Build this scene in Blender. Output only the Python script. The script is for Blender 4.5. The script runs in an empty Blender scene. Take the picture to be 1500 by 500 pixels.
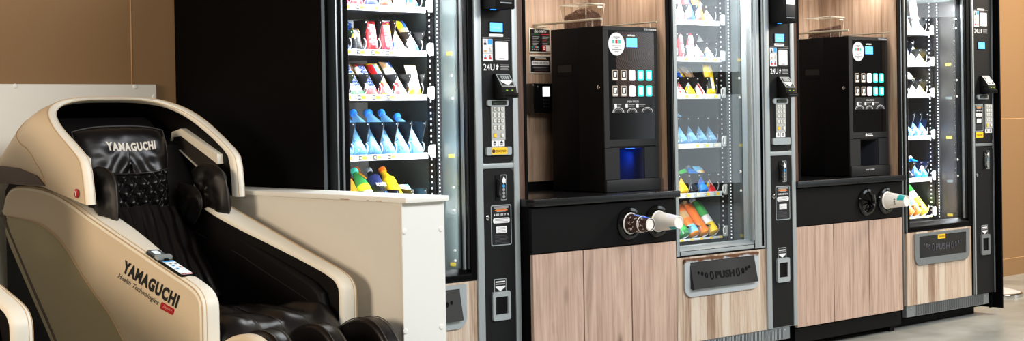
import bpy, bmesh, math, random
from mathutils import Vector, Matrix, noise
PI = math.pi
random.seed(7)
SC = bpy.context.scene
COL = SC.collection
V = Vector

# ------------------------------------------------------------------ materials
MATS = {}
def _nodes(name):
    m = bpy.data.materials.new(name); m.use_nodes = True
    nt = m.node_tree
    for n in list(nt.nodes): nt.nodes.remove(n)
    out = nt.nodes.new('ShaderNodeOutputMaterial')
    return m, nt, out
def mat(name, col=(.5, .5, .5), rough=.5, metal=0., spec=.5, emit=0., ecol=None, coat=0., bump=0., bscale=200., vary=0., vscale=3.):
    if name in MATS: return MATS[name]
    m, nt, out = _nodes(name)
    b = nt.nodes.new('ShaderNodeBsdfPrincipled')
    b.inputs['Base Color'].default_value = (*col, 1)
    b.inputs['Roughness'].default_value = rough
    b.inputs['Metallic'].default_value = metal
    b.inputs['Specular IOR Level'].default_value = spec
    b.inputs['Coat Weight'].default_value = coat
    if emit:
        b.inputs['Emission Color'].default_value = (*(ecol or col), 1)
        b.inputs['Emission Strength'].default_value = emit
    tc = nt.nodes.new('ShaderNodeTexCoord')
    if vary:
        n = nt.nodes.new('ShaderNodeTexNoise'); n.inputs['Scale'].default_value = vscale; n.inputs['Detail'].default_value = 4
        r = nt.nodes.new('ShaderNodeMapRange'); r.inputs['To Min'].default_value = 1 - vary; r.inputs['To Max'].default_value = 1 + vary
        mx = nt.nodes.new('ShaderNodeMix'); mx.data_type = 'RGBA'; mx.blend_type = 'MULTIPLY'; mx.inputs[0].default_value = 1
        mx.inputs[6].default_value = (*col, 1)
        nt.links.new(tc.outputs['Object'], n.inputs['Vector']); nt.links.new(n.outputs['Fac'], r.inputs['Value'])
        nt.links.new(r.outputs[0], mx.inputs[7]); nt.links.new(mx.outputs[2], b.inputs['Base Color'])
    if bump:
        n = nt.nodes.new('ShaderNodeTexNoise'); n.inputs['Scale'].default_value = bscale; n.inputs['Detail'].default_value = 3
        bp = nt.nodes.new('ShaderNodeBump'); bp.inputs['Strength'].default_value = bump; bp.inputs['Distance'].default_value = .002
        nt.links.new(tc.outputs['Object'], n.inputs['Vector']); nt.links.new(n.outputs['Fac'], bp.inputs['Height'])
        nt.links.new(bp.outputs[0], b.inputs['Normal'])
    nt.links.new(b.outputs[0], out.inputs[0])
    MATS[name] = m
    return m
def wood(name, c1, c2, c3, scale=1., plank=0., rough=.5):
    """vertical-grain laminate wood, grain along Z"""
    m, nt, out = _nodes(name)
    N = nt.nodes.new; L = nt.links.new
    b = N('ShaderNodeBsdfPrincipled'); b.inputs['Roughness'].default_value = rough
    tc = N('ShaderNodeTexCoord')
    mp = N('ShaderNodeMapping'); mp.inputs['Scale'].default_value = (16 * scale, 16 * scale, 1.1 * scale)
    L(tc.outputs['Object'], mp.inputs['Vector'])
    n1 = N('ShaderNodeTexNoise'); n1.inputs['Scale'].default_value = 1.6; n1.inputs['Detail'].default_value = 9; n1.inputs['Roughness'].default_value = .68; n1.inputs['Distortion'].default_value = 1.6
    L(mp.outputs[0], n1.inputs['Vector'])
    mp2 = N('ShaderNodeMapping'); mp2.inputs['Scale'].default_value = (110 * scale, 110 * scale, 3.5 * scale)
    L(tc.outputs['Object'], mp2.inputs['Vector'])
    n2 = N('ShaderNodeTexNoise'); n2.inputs['Scale'].default_value = 1.; n2.inputs['Detail'].default_value = 6; n2.inputs['Distortion'].default_value = .5
    L(mp2.outputs[0], n2.inputs['Vector'])
    mp3 = N('ShaderNodeMapping'); mp3.inputs['Scale'].default_value = (7 * scale, 7 * scale, 2.6 * scale)
    L(tc.outputs['Object'], mp3.inputs['Vector'])
    vo = N('ShaderNodeTexVoronoi'); vo.inputs['Scale'].default_value = 1.3
    L(mp3.outputs[0], vo.inputs['Vector'])
    kn = N('ShaderNodeMapRange'); kn.inputs['From Min'].default_value = .0; kn.inputs['From Max'].default_value = .12; kn.inputs['To Min'].default_value = .0; kn.inputs['To Max'].default_value = 1.
    L(vo.outputs['Distance'], kn.inputs['Value'])
    a = N('ShaderNodeMath'); a.operation = 'MULTIPLY_ADD'; a.inputs[1].default_value = .45
    mm = N('ShaderNodeMath'); mm.operation = 'MULTIPLY'; mm.inputs[1].default_value = .62
    L(n1.outputs['Fac'], mm.inputs[0]); L(n2.outputs['Fac'], a.inputs[0]); L(mm.outputs[0], a.inputs[2])
    fac = a.outputs[0]
    if plank:
        sx = N('ShaderNodeSeparateXYZ'); L(tc.outputs['Object'], sx.inputs[0])
        dv = N('ShaderNodeMath'); dv.operation = 'DIVIDE'; dv.inputs[1].default_value = plank; L(sx.outputs['X'], dv.inputs[0])
        fl = N('ShaderNodeMath'); fl.operation = 'FLOOR'; L(dv.outputs[0], fl.inputs[0])
        wn = N('ShaderNodeTexWhiteNoise'); wn.noise_dimensions = '1D'; L(fl.outputs[0], wn.inputs['W'])
        ad = N('ShaderNodeMath'); ad.operation = 'MULTIPLY_ADD'; ad.inputs[1].default_value = .26; L(wn.outputs['Value'], ad.inputs[0])
        sb = N('ShaderNodeMath'); sb.operation = 'SUBTRACT'; sb.inputs[1].default_value = .13; L(fac, sb.inputs[0]); L(sb.outputs[0], ad.inputs[2])
        fac = ad.outputs[0]
    cr = N('ShaderNodeValToRGB')
    cr.color_ramp.elements[0].position = .36; cr.color_ramp.elements[0].color = (*c3, 1)
    cr.color_ramp.elements[1].position = .68; cr.color_ramp.elements[1].color = (*c1, 1)
    e = cr.color_ramp.elements.new(.52); e.color = (*c2, 1)
    L(fac, cr.inputs[0])
    mx = N('ShaderNodeMix'); mx.data_type = 'RGBA'; mx.inputs[6].default_value = (c3[0] * .5, c3[1] * .45, c3[2] * .4, 1)
    L(kn.outputs[0], mx.inputs[0]); L(cr.outputs[0], mx.inputs[7])
    L(mx.outputs[2], b.inputs['Base Color'])
    bp = N('ShaderNodeBump'); bp.inputs['Strength'].default_value = .15; bp.inputs['Distance'].default_value = .002
    L(n2.outputs['Fac'], bp.inputs['Height']); L(bp.outputs[0], b.inputs['Normal'])
    L(b.outputs[0], out.inputs[0]); MATS[name] = m
    return m
def glass(name, tint=(1, 1, 1), refl=1.0, rough=.0, base=.04):
    m, nt, out = _nodes(name); N = nt.nodes.new; L = nt.links.new
    t = N('ShaderNodeBsdfTransparent'); t.inputs[0].default_value = (*tint, 1)
    g = N('ShaderNodeBsdfGlossy'); g.inputs['Roughness'].default_value = rough; g.inputs[0].default_value = (1, 1, 1, 1)
    lw = N('ShaderNodeLayerWeight'); lw.inputs[0].default_value = .5
    pw = N('ShaderNodeMath'); pw.operation = 'POWER'; pw.inputs[1].default_value = 5.; L(lw.outputs['Facing'], pw.inputs[0])
    mm = N('ShaderNodeMath'); mm.operation = 'MULTIPLY_ADD'; mm.inputs[1].default_value = (1 - base) * refl; mm.inputs[2].default_value = base * refl
    mx = N('ShaderNodeMixShader'); L(pw.outputs[0], mm.inputs[0]); L(mm.outputs[0], mx.inputs[0])
    L(t.outputs[0], mx.inputs[1]); L(g.outputs[0], mx.inputs[2]); L(mx.outputs[0], out.inputs[0]); MATS[name] = m
    return m
def plastic_clear(name, tint, opac=.35, rough=.05):
    """tinted clear plastic: part coloured body, part see-through, glossy skin"""
    m, nt, out = _nodes(name); N = nt.nodes.new; L = nt.links.new
    t = N('ShaderNodeBsdfTransparent'); t.inputs[0].default_value = (*[min(1, .35 + .65 * c) for c in tint], 1)
    b = N('ShaderNodeBsdfPrincipled'); b.inputs['Base Color'].default_value = (*tint, 1); b.inputs['Roughness'].default_value = rough; b.inputs['Specular IOR Level'].default_value = .8
    lw = N('ShaderNodeLayerWeight'); lw.inputs[0].default_value = .22
    ad = N('ShaderNodeMath'); ad.operation = 'ADD'; ad.use_clamp = True; ad.inputs[1].default_value = opac
    L(lw.outputs['Facing'], ad.inputs[0])
    mx = N('ShaderNodeMixShader'); L(ad.outputs[0], mx.inputs[0]); L(t.outputs[0], mx.inputs[1]); L(b.outputs[0], mx.inputs[2]); L(mx.outputs[0], out.inputs[0]); MATS[name] = m
    return m

# ------------------------------------------------------------------ mesh builder
class MB:
    def __init__(s): s.bm = bmesh.new(); s.ms = []
    def mi(s, m):
        if m not in s.ms: s.ms.append(m)
        return s.ms.index(m)
    def face(s, vs, i):
        try: f = s.bm.faces.new(vs); f.material_index = i; return f
        except ValueError: return None
    def box(s, x0, x1, y0, y1, z0, z1, m, bev=0., seg=2):
        i = s.mi(m)
        P = [(x0, y0, z0), (x1, y0, z0), (x1, y1, z0), (x0, y1, z0), (x0, y0, z1), (x1, y0, z1), (x1, y1, z1), (x0, y1, z1)]
        v = [s.bm.verts.new(p) for p in P]
        fs = [s.face([v[k] for k in q], i) for q in ((0, 3, 2, 1), (4, 5, 6, 7), (0, 1, 5, 4), (1, 2, 6, 5), (2, 3, 7, 6), (3, 0, 4, 7))]
        if bev: s._bev(fs, bev, seg, i)
        return s
    def _bev(s, fs, bev, seg, i, only=None):
        es = list({e for f in fs if f for e in f.edges})
        if only: es = [e for e in es if only(e)]
        r = bmesh.ops.bevel(s.bm, geom=es, offset=bev, segments=seg, affect='EDGES', profile=.5, clamp_overlap=True)
        return r
    def prism(s, pts, ax, a0, a1, m, bev=0., seg=2, mside=None, map=None):
        i = s.mi(m); k = s.mi(mside) if mside else i
        def P(p, a):
            q = (a, p[0], p[1]) if ax == 'x' else ((p[0], a, p[1]) if ax == 'y' else (p[0], p[1], a))
            return map(q) if map else q
        A = [s.bm.verts.new(P(p, a0)) for p in pts]; B = [s.bm.verts.new(P(p, a1)) for p in pts]
        fs = [s.face(A, i), s.face(list(reversed(B)), i)]
        n = len(pts)
        for j in range(n): fs.append(s.face([A[j], B[j], B[(j + 1) % n], A[(j + 1) % n]], k))
        fs = [f for f in fs if f]
        bmesh.ops.recalc_face_normals(s.bm, faces=fs)
        if bev:
            S1 = {e for f in fs[:2] for e in f.edges}
            bmesh.ops.bevel(s.bm, geom=list(S1), offset=bev, segments=seg, affect='EDGES', profile=.5, clamp_overlap=True)
        return s
    def ring(s, outer, inner, ax, a0, a1, m):
        """flat frame between two loops of equal count, extruded along ax"""
        i = s.mi(m)
        def P(p, a): return (a, p[0], p[1]) if ax == 'x' else ((p[0], a, p[1]) if ax == 'y' else (p[0], p[1], a))
        L = [[s.bm.verts.new(P(p, a)) for p in lp] for lp, a in ((outer, a0), (inner, a0), (inner, a1), (outer, a1))]
        n = len(outer); fs = []
        for q in range(4):
            A, B = L[q], L[(q + 1) % 4]
            for j in range(n): fs.append(s.face([A[j], A[(j + 1) % n], B[(j + 1) % n], B[j]], i))
        bmesh.ops.recalc_face_normals(s.bm, faces=[f for f in fs if f])
        return s
    def tube(s, path, r, m, n=8, closed=False, cap=True):
        i = s.mi(m); P = [V(p) for p in path]; k = len(P); rings = []
        up = None
        for j in range(k):
            a = P[j - 1] if (j > 0 or closed) else P[j]; b = P[(j + 1) % k] if (j < k - 1 or closed) else P[j]
            t = (b - a); t = t.normalized() if t.length > 1e-9 else V((0, 0, 1))
            if up is None:
                up = t.orthogonal().normalized()
            up = (up - t * up.dot(t))
            up = up.normalized() if up.length > 1e-6 else t.orthogonal().normalized()
            w = t.cross(up); rr = r[j] if isinstance(r, (list, tuple)) else r
            rings.append([s.bm.verts.new(P[j] + (up * math.cos(2 * PI * q / n) + w * math.sin(2 * PI * q / n)) * rr) for q in range(n)])
        for j in range(k if closed else k - 1):
            A, B = rings[j], rings[(j + 1) % k]
            for q in range(n): s.face([A[q], A[(q + 1) % n], B[(q + 1) % n], B[q]], i)
        if cap and not closed:
            s.face(list(reversed(rings[0])), i); s.face(rings[-1], i)
        return s
    def lathe(s, prof, o, ax, m, n=20, bands=None, cap=True):
        """prof: list of (r,h); bands: list of (h_max, material)"""
        ax = V(ax).normalized(); o = V(o); u = ax.orthogonal().normalized(); w = ax.cross(u)
        rings = []
        for r, h in prof:
            rings.append([s.bm.verts.new(o + ax * h + (u * math.cos(2 * PI * q / n) + w * math.sin(2 * PI * q / n)) * max(r, 1e-5)) for q in range(n)])
        for j in range(len(prof) - 1):
            mm = m
            if bands:
                hm = (prof[j][1] + prof[j + 1][1]) / 2
                for hb, mb in bands:
                    if hm <= hb: mm = mb; break
            i = s.mi(mm)
            for q in range(n): s.face([rings[j][q], rings[j][(q + 1) % n], rings[j + 1][(q + 1) % n], rings[j + 1][q]], i)
        if cap:
            s.face(list(reversed(rings[0])), s.mi(bands[0][1] if bands else m)); s.face(rings[-1], s.mi(bands[-1][1] if bands else m))
        return s
    def grid(s, nu, nv, fn, m, mfn=None, wu=False):
        i = s.mi(m)
        G = [[s.bm.verts.new(fn(a / nu, b / nv)) for b in range(nv + 1)] for a in range(nu if wu else nu + 1)]
        for a in range(nu):
            for b in range(nv):
                k = s.mi(mfn((a + .5) / nu, (b + .5) / nv)) if mfn else i
                A = G[a]; B = G[(a + 1) % len(G)]
                s.face([A[b], B[b], B[b + 1], A[b + 1]], k)
        return s
    def poly(s, pts, m):
        s.face([s.bm.verts.new(p) for p in pts], s.mi(m)); return s
    def text(s, txt, o, u, v, w, h, m, bold=0., ext=.0006, shear=0., flipn=False):
        """text fitted in width w / height h (w None keeps aspect), lower-left at o, along u, up v"""
        vs, fs, (x0, y0, x1, y1) = text_mesh(txt, bold, shear)
        u = V(u).normalized(); v = V(v).normalized(); n = u.cross(v); o = V(o)
        sy = h / (y1 - y0); sx = (w / (x1 - x0)) if w else sy
        i = s.mi(m)
        A = [s.bm.verts.new(o + u * (x - x0) * sx + v * (y - y0) * sy + n * ext) for x, y in vs]
        for f in fs: s.face([A[k] for k in f], i)
        return s
    def warp(s, fn):
        for vt in s.bm.verts: vt.co = fn(vt.co)
        return s
def rr(x0, x1, z0, z1, r, n=5, rs=None):
    """rounded rectangle loop; rs = per-corner radii (bl, br, tr, tl)"""
    R = rs or (r, r, r, r); P = []
    for (cx, cz, a0, q) in ((x0, z0, PI, 0), (x1, z0, 1.5 * PI, 1), (x1, z1, 0, 2), (x0, z1, .5 * PI, 3)):
        q_ = max(R[q], 1e-5); sx = 1 if cx == x0 else -1; sz = 1 if cz == z0 else -1
        for k in range(n + 1):
            a = a0 + k / n * PI / 2
            P.append((cx + sx * q_ + q_ * math.cos(a), cz + sz * q_ + q_ * math.sin(a)))
    return P
_TX = {}
def text_mesh(txt, bold, shear):
    k = (txt, bold, shear)
    if k in _TX: return _TX[k]
    c = bpy.data.curves.new('t', 'FONT'); c.body = txt; c.size = 1; c.resolution_u = 3; c.shear = shear
    c.offset = bold; c.fill_mode = 'FRONT'; c.space_character = 1.0 + bold * 3.0
    o = bpy.data.objects.new('t', c); COL.objects.link(o)
    dg = bpy.context.evaluated_depsgraph_get(); dg.update()
    me = bpy.data.meshes.new_from_object(o.evaluated_get(dg))
    vs = [(v.co.x, v.co.y) for v in me.vertices]; fs = [tuple(p.vertices) for p in me.polygons]
    bpy.data.objects.remove(o); bpy.data.curves.remove(c); bpy.data.meshes.remove(me)
    if not vs: vs = [(0, 0), (1, 0), (1, 1), (0, 1)]; fs = [(0, 1, 2, 3)]
    bb = (min(v[0] for v in vs), min(v[1] for v in vs), max(v[0] for v in vs), max(v[1] for v in vs))
    _TX[k] = (vs, fs, bb)
    return _TX[k]

# ------------------------------------------------------------------ objects
def tag(o, label=None, cat=None, group=None, kind=None):
    if label: o['label'] = label
    if cat: o['category'] = cat
    if group: o['group'] = group
    if kind: o['kind'] = kind
    return o
def org(o):
    p = V((0, 0, 0))
    while o is not None: p = p + o.location; o = o.parent
    return p
def obj(name, mb, parent=None, loc=None, smooth=35, sub=0, bev=0.):
    """link the builder as ONE mesh object; coordinates are world, kept relative to the parent / loc"""
    bm = mb.bm
    base = org(parent) if parent else V(loc or (0, 0, 0))
    for v in bm.verts: v.co -= base
    bmesh.ops.recalc_face_normals(bm, faces=bm.faces[:])
    me = bpy.data.meshes.new(name); bm.to_mesh(me); bm.free()
    for m in mb.ms: me.materials.append(m)
    if smooth:
        me.polygons.foreach_set('use_smooth', [True] * len(me.polygons)); me.set_sharp_from_angle(angle=math.radians(smooth))
    o = bpy.data.objects.new(name, me); COL.objects.link(o)
    if parent: o.parent = parent
    elif loc: o.location = loc
    if sub:
        md = o.modifiers.new('s', 'SUBSURF'); md.levels = sub; md.render_levels = sub
    return o
def empty(name, loc, label, cat, group=None):
    o = bpy.data.objects.new(name, None); COL.objects.link(o); o.location = loc; o.empty_display_size = .1
    return tag(o, label, cat, group)
def copy_tree(o, parent=None):
    c = o.copy(); COL.objects.link(c)
    if parent: c.parent = parent
    for ch in list(o.children): copy_tree(ch, c)
    return c
def struct(name, mb, label=None):
    o = obj(name, mb); o['kind'] = 'structure'
    if label: o['label'] = label
    return o
def S(r, g, b):
    f = lambda c: (c / 255 / 12.92) if c / 255 <= .04045 else ((c / 255 + .055) / 1.055) ** 2.4
    return (f(r), f(g), f(b))
# ------------------------------------------------------------------ camera
F, CY = 2154.82, 202.27
yaw, pitch, roll = math.radians(41.19779), math.radians(-.69708), math.radians(-.97094)
fw = V((math.sin(yaw) * math.cos(pitch), math.cos(yaw) * math.cos(pitch), math.sin(pitch)))
r0 = V((math.cos(yaw), -math.sin(yaw), 0)); u0 = r0.cross(fw)
rt = r0 * math.cos(roll) + u0 * math.sin(roll); up = u0 * math.cos(roll) - r0 * math.sin(roll)
cam = bpy.data.objects.new('camera', bpy.data.cameras.new('camera')); COL.objects.link(cam)
M = Matrix((rt, up, -fw)).transposed().to_4x4(); M.translation = V((-3.08313, -4.48888, 1.15090))
cam.matrix_world = M
cam.data.sensor_width = 36; cam.data.lens = F / 1500 * 36; cam.data.shift_y = (CY - 250) / 1500; cam.data.clip_start = .05
SC.camera = cam
SC.view_settings.view_transform = 'Standard'; SC.view_settings.look = 'None'
SC.view_settings.gamma = 1; SC.view_settings.use_curve_mapping = False; SC.view_settings.exposure = 0.0

# ------------------------------------------------------------------ shared materials
black = mat('black_lacquer', S(4, 4, 5), .65, spec=.06)
blackm = mat('black_matt', S(5, 5, 6), .6, spec=.14)
blackg = mat('black_gloss', S(10, 10, 11), .08, spec=.5)
dark = mat('dark_grey', S(44, 45, 47), .5)
charcoal = mat('charcoal_metal', S(30, 31, 32), .5, spec=.28)
silver = mat('brushed_silver', S(170, 178, 180), .42, .35)
silverd = mat('satin_steel', S(140, 146, 148), .38, .6)
chrome = mat('chrome', S(205, 205, 205), .12, 1.)
white = mat('white_plastic', S(232, 232, 228), .45)
whitep = mat('white_print', S(235, 235, 235), .5)
greyp = mat('grey_print', S(150, 150, 150), .5)
redp = mat('red_print', S(196, 30, 28), .4)
yellowp = mat('yellow_print', S(250, 200, 20), .45)
wood1 = wood('oak_laminate', S(206, 180, 162), S(184, 155, 137), S(146, 119, 103), .62, 0, .5)
wood2 = wood('washed_plank_laminate', S(210, 196, 178), S(190, 166, 144), S(142, 114, 92), .9, .055, .5)
woodn = wood('niche_oak', S(194, 168, 146), S(168, 140, 117), S(120, 95, 76), .6, 0, .5)
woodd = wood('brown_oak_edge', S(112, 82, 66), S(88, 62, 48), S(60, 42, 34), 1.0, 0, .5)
lcd = mat('lcd_blue', S(90, 180, 240), .2, emit=1.25, ecol=S(92, 165, 255))
lcdw = mat('lcd_white', S(240, 245, 245), .2, emit=1.3, ecol=S(240, 248, 245))

# ------------------------------------------------------------------ the setting
fl, nt, out = _nodes('polished_concrete'); N = nt.nodes.new; L = nt.links.new
b = N('ShaderNodeBsdfPrincipled'); tc = N('ShaderNodeTexCoord')
n1 = N('ShaderNodeTexNoise'); n1.inputs['Scale'].default_value = 1.3; n1.inputs['Detail'].default_value = 7; n1.inputs['Distortion'].default_value = .8
n2 = N('ShaderNodeTexNoise'); n2.inputs['Scale'].default_value = 9; n2.inputs['Detail'].default_value = 8
L(tc.outputs['Object'], n1.inputs['Vector']); L(tc.outputs['Object'], n2.inputs['Vector'])
ad = N('ShaderNodeMath'); ad.operation = 'MULTIPLY_ADD'; ad.inputs[1].default_value = .35; L(n2.outputs['Fac'], ad.inputs[0]); L(n1.outputs['Fac'], ad.inputs[2])
cr = N('ShaderNodeValToRGB'); cr.color_ramp.elements[0].position = .5; cr.color_ramp.elements[0].color = (*S(132, 132, 124), 1); cr.color_ramp.elements[1].position = .85; cr.color_ramp.elements[1].color = (*S(176, 177, 170), 1)
L(ad.outputs[0], cr.inputs[0]); L(cr.outputs[0], b.inputs['Base Color']); b.inputs['Roughness'].default_value = .32
L(b.outputs[0], out.inputs[0])
struct('floor', MB().box(-6, 12, -9, 1.1, -.1, 0, fl))
wallm = mat('tan_wall_panel', S(136, 106, 73), .75, spec=.25, bump=.25, bscale=420, vary=.05, vscale=260)
joint = mat('panel_joint', S(120, 92, 62), .8)
jointl = mat('panel_joint_light', S(196, 150, 104), .7)
w = MB(); YW = .974
w.box(-6, 12, YW, YW + .12, 0, 3.2, wallm)
struct('wall_back', w)
t = MB(); t.box(-.3312, -.3275, YW - .002, YW, 0, 3.2, jointl); t.box(2.8, 2.804, YW - .002, YW, 0, 3.2, joint)
struct('trim_1', t)
t = MB(); t.box(4.6, 12, YW - .0015, YW, 1.10, 1.104, jointl); t.box(4.6, 12, YW - .0015, YW, .118, .122, jointl); struct('trim_2', t)

# ------------------------------------------------------------------ light
wd = bpy.data.worlds.new('hall_daylight'); SC.world = wd; wd.use_nodes = True
bg = wd.node_tree.nodes['Background']; bg.inputs[0].default_value = (*S(226, 214, 196), 1); bg.inputs[1].default_value = .16
def area(name, loc, to, sx, sy, power, col):
    l = bpy.data.lights.new(name, 'AREA'); l.shape = 'RECTANGLE'; l.size = sx; l.size_y = sy; l.energy = power; l.color = col
    o = bpy.data.objects.new(name, l); COL.objects.link(o); o.location = loc
    d = V(to) - V(loc); o.rotation_euler = d.to_track_quat('-Z', 'Y').to_euler()
    return o
def spot(name, loc, to, power, col, size=70, blend=.6, rad=.05):
    l = bpy.data.lights.new(name, 'SPOT'); l.energy = power; l.color = col; l.spot_size = math.radians(size); l.spot_blend = blend; l.shadow_soft_size = rad
    o = bpy.data.objects.new(name, l); COL.objects.link(o); o.location = loc
    d = V(to) - V(loc); o.rotation_euler = d.to_track_quat('-Z', 'Y').to_euler(); return o
# daylight from the glazed front of the hall, behind and to the right of the camera
area('window_daylight', (12.2, -8.6, 2.85), (3.9, 0, 1.0), 2.2, 2.2, 62, S(226, 238, 246))
area('window_daylight_low', (12.2, -8.6, .85), (3.9, 0, 1.0), 2.2, 1.2, 18, S(226, 238, 246))
area('window_daylight_far', (17.0, -8.6, 3.4), (5., 0, 1.4), 2.4, 1.5, 30, S(232, 236, 240))
# added overhead softboxes, unseen fill in front of the machines
area('overhead_fill', (2.6, -4.6, 3.6), (1.2, 0, .6), 4., 1.2, 270, S(244, 247, 252))
area('overhead_fill', (-1.2, -4.9, 3.6), (-.3, -.4, .4), 2.6, 1.2, 110, S(250, 248, 244))
# added fill from the left, brightens the near side of the chair
area('side_fill', (-5.4, -.9, 1.9), (-.9, -.25, .7), 1.3, 1.3, 150, S(255, 232, 204))
area('far_wall_fill', (6.4, -1.2, 3.0), (6.0, .8, 1.0), 1.2, 1.2, 190, S(255, 238, 216))  # added fill to brighten the wall beyond the end panel
# ------------------------------------------------------------------ vending machines
M2X, M3X = 1.7949, 3.58996
PR = {'capblue': S(50, 140, 235),   # wrapper colours
 'red': S(206, 32, 36), 'maroon': S(112, 24, 34), 'white': S(240, 240, 238), 'blue': S(36, 92, 190), 'navy': S(34, 44, 92), 'sky': S(120, 200, 240),
 'yellow': S(250, 208, 30), 'gold': S(214, 150, 50), 'orange': S(244, 120, 30), 'brown': S(84, 50, 34), 'tan': S(206, 160, 112), 'green': S(60, 170, 70),
 'lime': S(170, 214, 40), 'black': S(20, 20, 22), 'pink': S(226, 50, 96), 'grey': S(120, 124, 130), 'teal': S(70, 190, 170), 'cream': S(244, 232, 190), 'silver': S(190, 194, 198)}
def pm(c): return mat('print_' + c, PR[c], .32, spec=.5)
water = plastic_clear('water_bottle_plastic', S(150, 215, 255), .24)
pet = plastic_clear('clear_bottle_plastic', S(200, 220, 225), .30)
juice_o = plastic_clear('orange_juice', S(250, 150, 30), .85); juice_y = plastic_clear('yellow_juice', S(250, 196, 40), .85)
juice_g = plastic_clear('green_drink', S(60, 150, 80), .7); juice_k = plastic_clear('dark_drink', S(30, 34, 44), .8); juice_b = plastic_clear('blue_drink', S(40, 130, 220), .8)
TILT = math.radians(41)
class Fr:  # leaning frame: u across, v up the lean, n towards the glass
    def __init__(s, x, y, z, t=TILT):
        s.o = V((x, y, z)); s.u = V((1, 0, 0)); s.v = V((0, math.sin(t), math.cos(t))); s.n = V((0, -math.cos(t), math.sin(t)))
    def p(s, a, b, c): return s.o + s.u * a + s.v * b + s.n * c
ORD = ['nearest coin panel', 'second from coin panel', 'third from coin panel', 'fourth from coin panel', 'fifth from coin panel', 'sixth from coin panel']
SHELF = ['top shelf', 'second shelf', 'third shelf', 'fourth shelf', 'fifth shelf', 'bottom shelf']
MACH = ['machine beside white partition', 'machine between coffee counters', 'machine beside end panel']
def place(o, look, cat, mi, row, c, back=0):
    tag(o, f"{'rear ' if back else ''}{look}, {ORD[c]}, {SHELF[row]}, {MACH[mi]}", cat, f"products on the {SHELF[row]} of {MACH[mi]}")
def wrapper(kind, x, y, z, w, h, d, bands, txt=None, tcol='white', tilt=TILT, vertical=True, look='', cat='snack', at=None, back=0):
    """a sealed flow-pack: puffed front and back, crimped ends; bands = [(v_end, colour)]"""
    f = Fr(x, y + d * .5, z, tilt); b = MB()
    sc = random.random() * 9
    rnd = random.Random(hash((look, x)) & 0xffff if False else int(x * 9973) + len(look) * 131 + back)
    def mf(u, v):
        if .08 < v < .92 and .12 < u < .88 and rnd.random() < .16: return pm(rnd.choice(['white', 'white', tcol] + [c if not isinstance(c, tuple) else c[-1] for _, c in bands]))
        for q, c in bands:
            if isinstance(c, tuple):
                if v <= q: return pm(c[min(len(c) - 1, int(u * len(c)))])
            elif v <= q: return pm(c)
        return pm(bands[-1][1] if not isinstance(bands[-1][1], tuple) else bands[-1][1][0])
    def puff(u, v):
        e = max(0., 1 - abs(2 * v - 1) ** 6) ** .6 * (1 - abs(2 * u - 1) ** 3.5) ** .7
        wr = noise.noise(V((u * 3 + sc, v * 5, sc))) * .12
        return d * .5 * e * (1 + wr)
    wd = lambda v: w * (.5 - .04 * math.sin(v * PI)) if v > .04 and v < .96 else w * .5
    N = 14
    b.grid(8, N, lambda u, v: f.p((u - .5) * 2 * wd(v), v * h, puff(u, v) + .0006), pm('white'), mf)
    b.grid(8, N, lambda u, v: f.p((u - .5) * 2 * wd(v), v * h, -puff(u, v) - .0006), pm('white'), mf)
    if txt:
        if vertical: b.text(txt, f.p(-w * .26, h * .86, d * .5 + .0015), -f.v, f.u, h * .7, w * .5, pm(tcol), .03)
        else: b.text(txt, f.p(-w * .40, h * .46, d * .5 + .0015), f.u, f.v, w * .8, h * .16, pm(tcol), .03)
    o = obj(kind, b, loc=(x, y, z), smooth=50); place(o, look, cat, *at, back=back); return o
def bottle(x, y, z, h, r, body, cap, label, lookc, at, back=0, txt=None, lab=(.28, .58), kind='drink_bottle'):
    ax = V((0, math.sin(TILT), math.cos(TILT))); o0 = V((x, y + r * .55, z + r * .25))
    root = empty(kind, o0, '', 'bottle'); place(root, lookc, 'bottle', *at, back=back)
    b = MB()
    prof = [(r * .55, 0.0), (r * .92, .004), (r, .014), (r, h * .18), (r * .95, h * .21), (r, h * .24), (r, h * .60), (r * .96, h * .66), (r * .80, h * .74), (r * .55, h * .83), (r * .40, h * .88), (r * .38, h * .92)]
    b.lathe(prof, o0, ax, body, 18); obj('body', b, root, smooth=50)
    b = MB(); b.lathe([(r * .50, h * .915), (r * .52, h * .92), (r * .52, h * .985), (r * .46, h)], o0, ax, pm(cap), 14); obj('cap', b, root)
    if label:
        b = MB(); l0, l1 = lab; ls = label if isinstance(label, (list, tuple)) else [label]; n = len(ls)
        for q, c in enumerate(ls):
            a0 = h * (l0 + (l1 - l0) * q / n); a1 = h * (l0 + (l1 - l0) * (q + 1) / n)
            b.lathe([(r * 1.012, a0), (r * 1.018, (a0 + a1) / 2), (r * 1.012, a1)], o0, ax, pm(c), 18, cap=False)
        if txt:
            f = Fr(*o0); b.text(txt, f.p(-r * .8, h * (l0 + (l1 - l0) * .52), r * 1.06), f.u, f.v, r * 1.6, h * .08, pm('white'), .03)
        obj('wrapper_label', b, root)
    return root
COLW, XR = .0695, .565
TRAYZ = [1.588, 1.413, 1.237, 1.002, .768, .566]
def colx(X0, c): return X0 + XR - COLW * (c + .5)
def plate(b, x0, x1, z0, z1, r, y, th, m, **k): b.prism(rr(x0, x1, z0, z1, r, **k), 'y', y - th, y, m)

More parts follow.
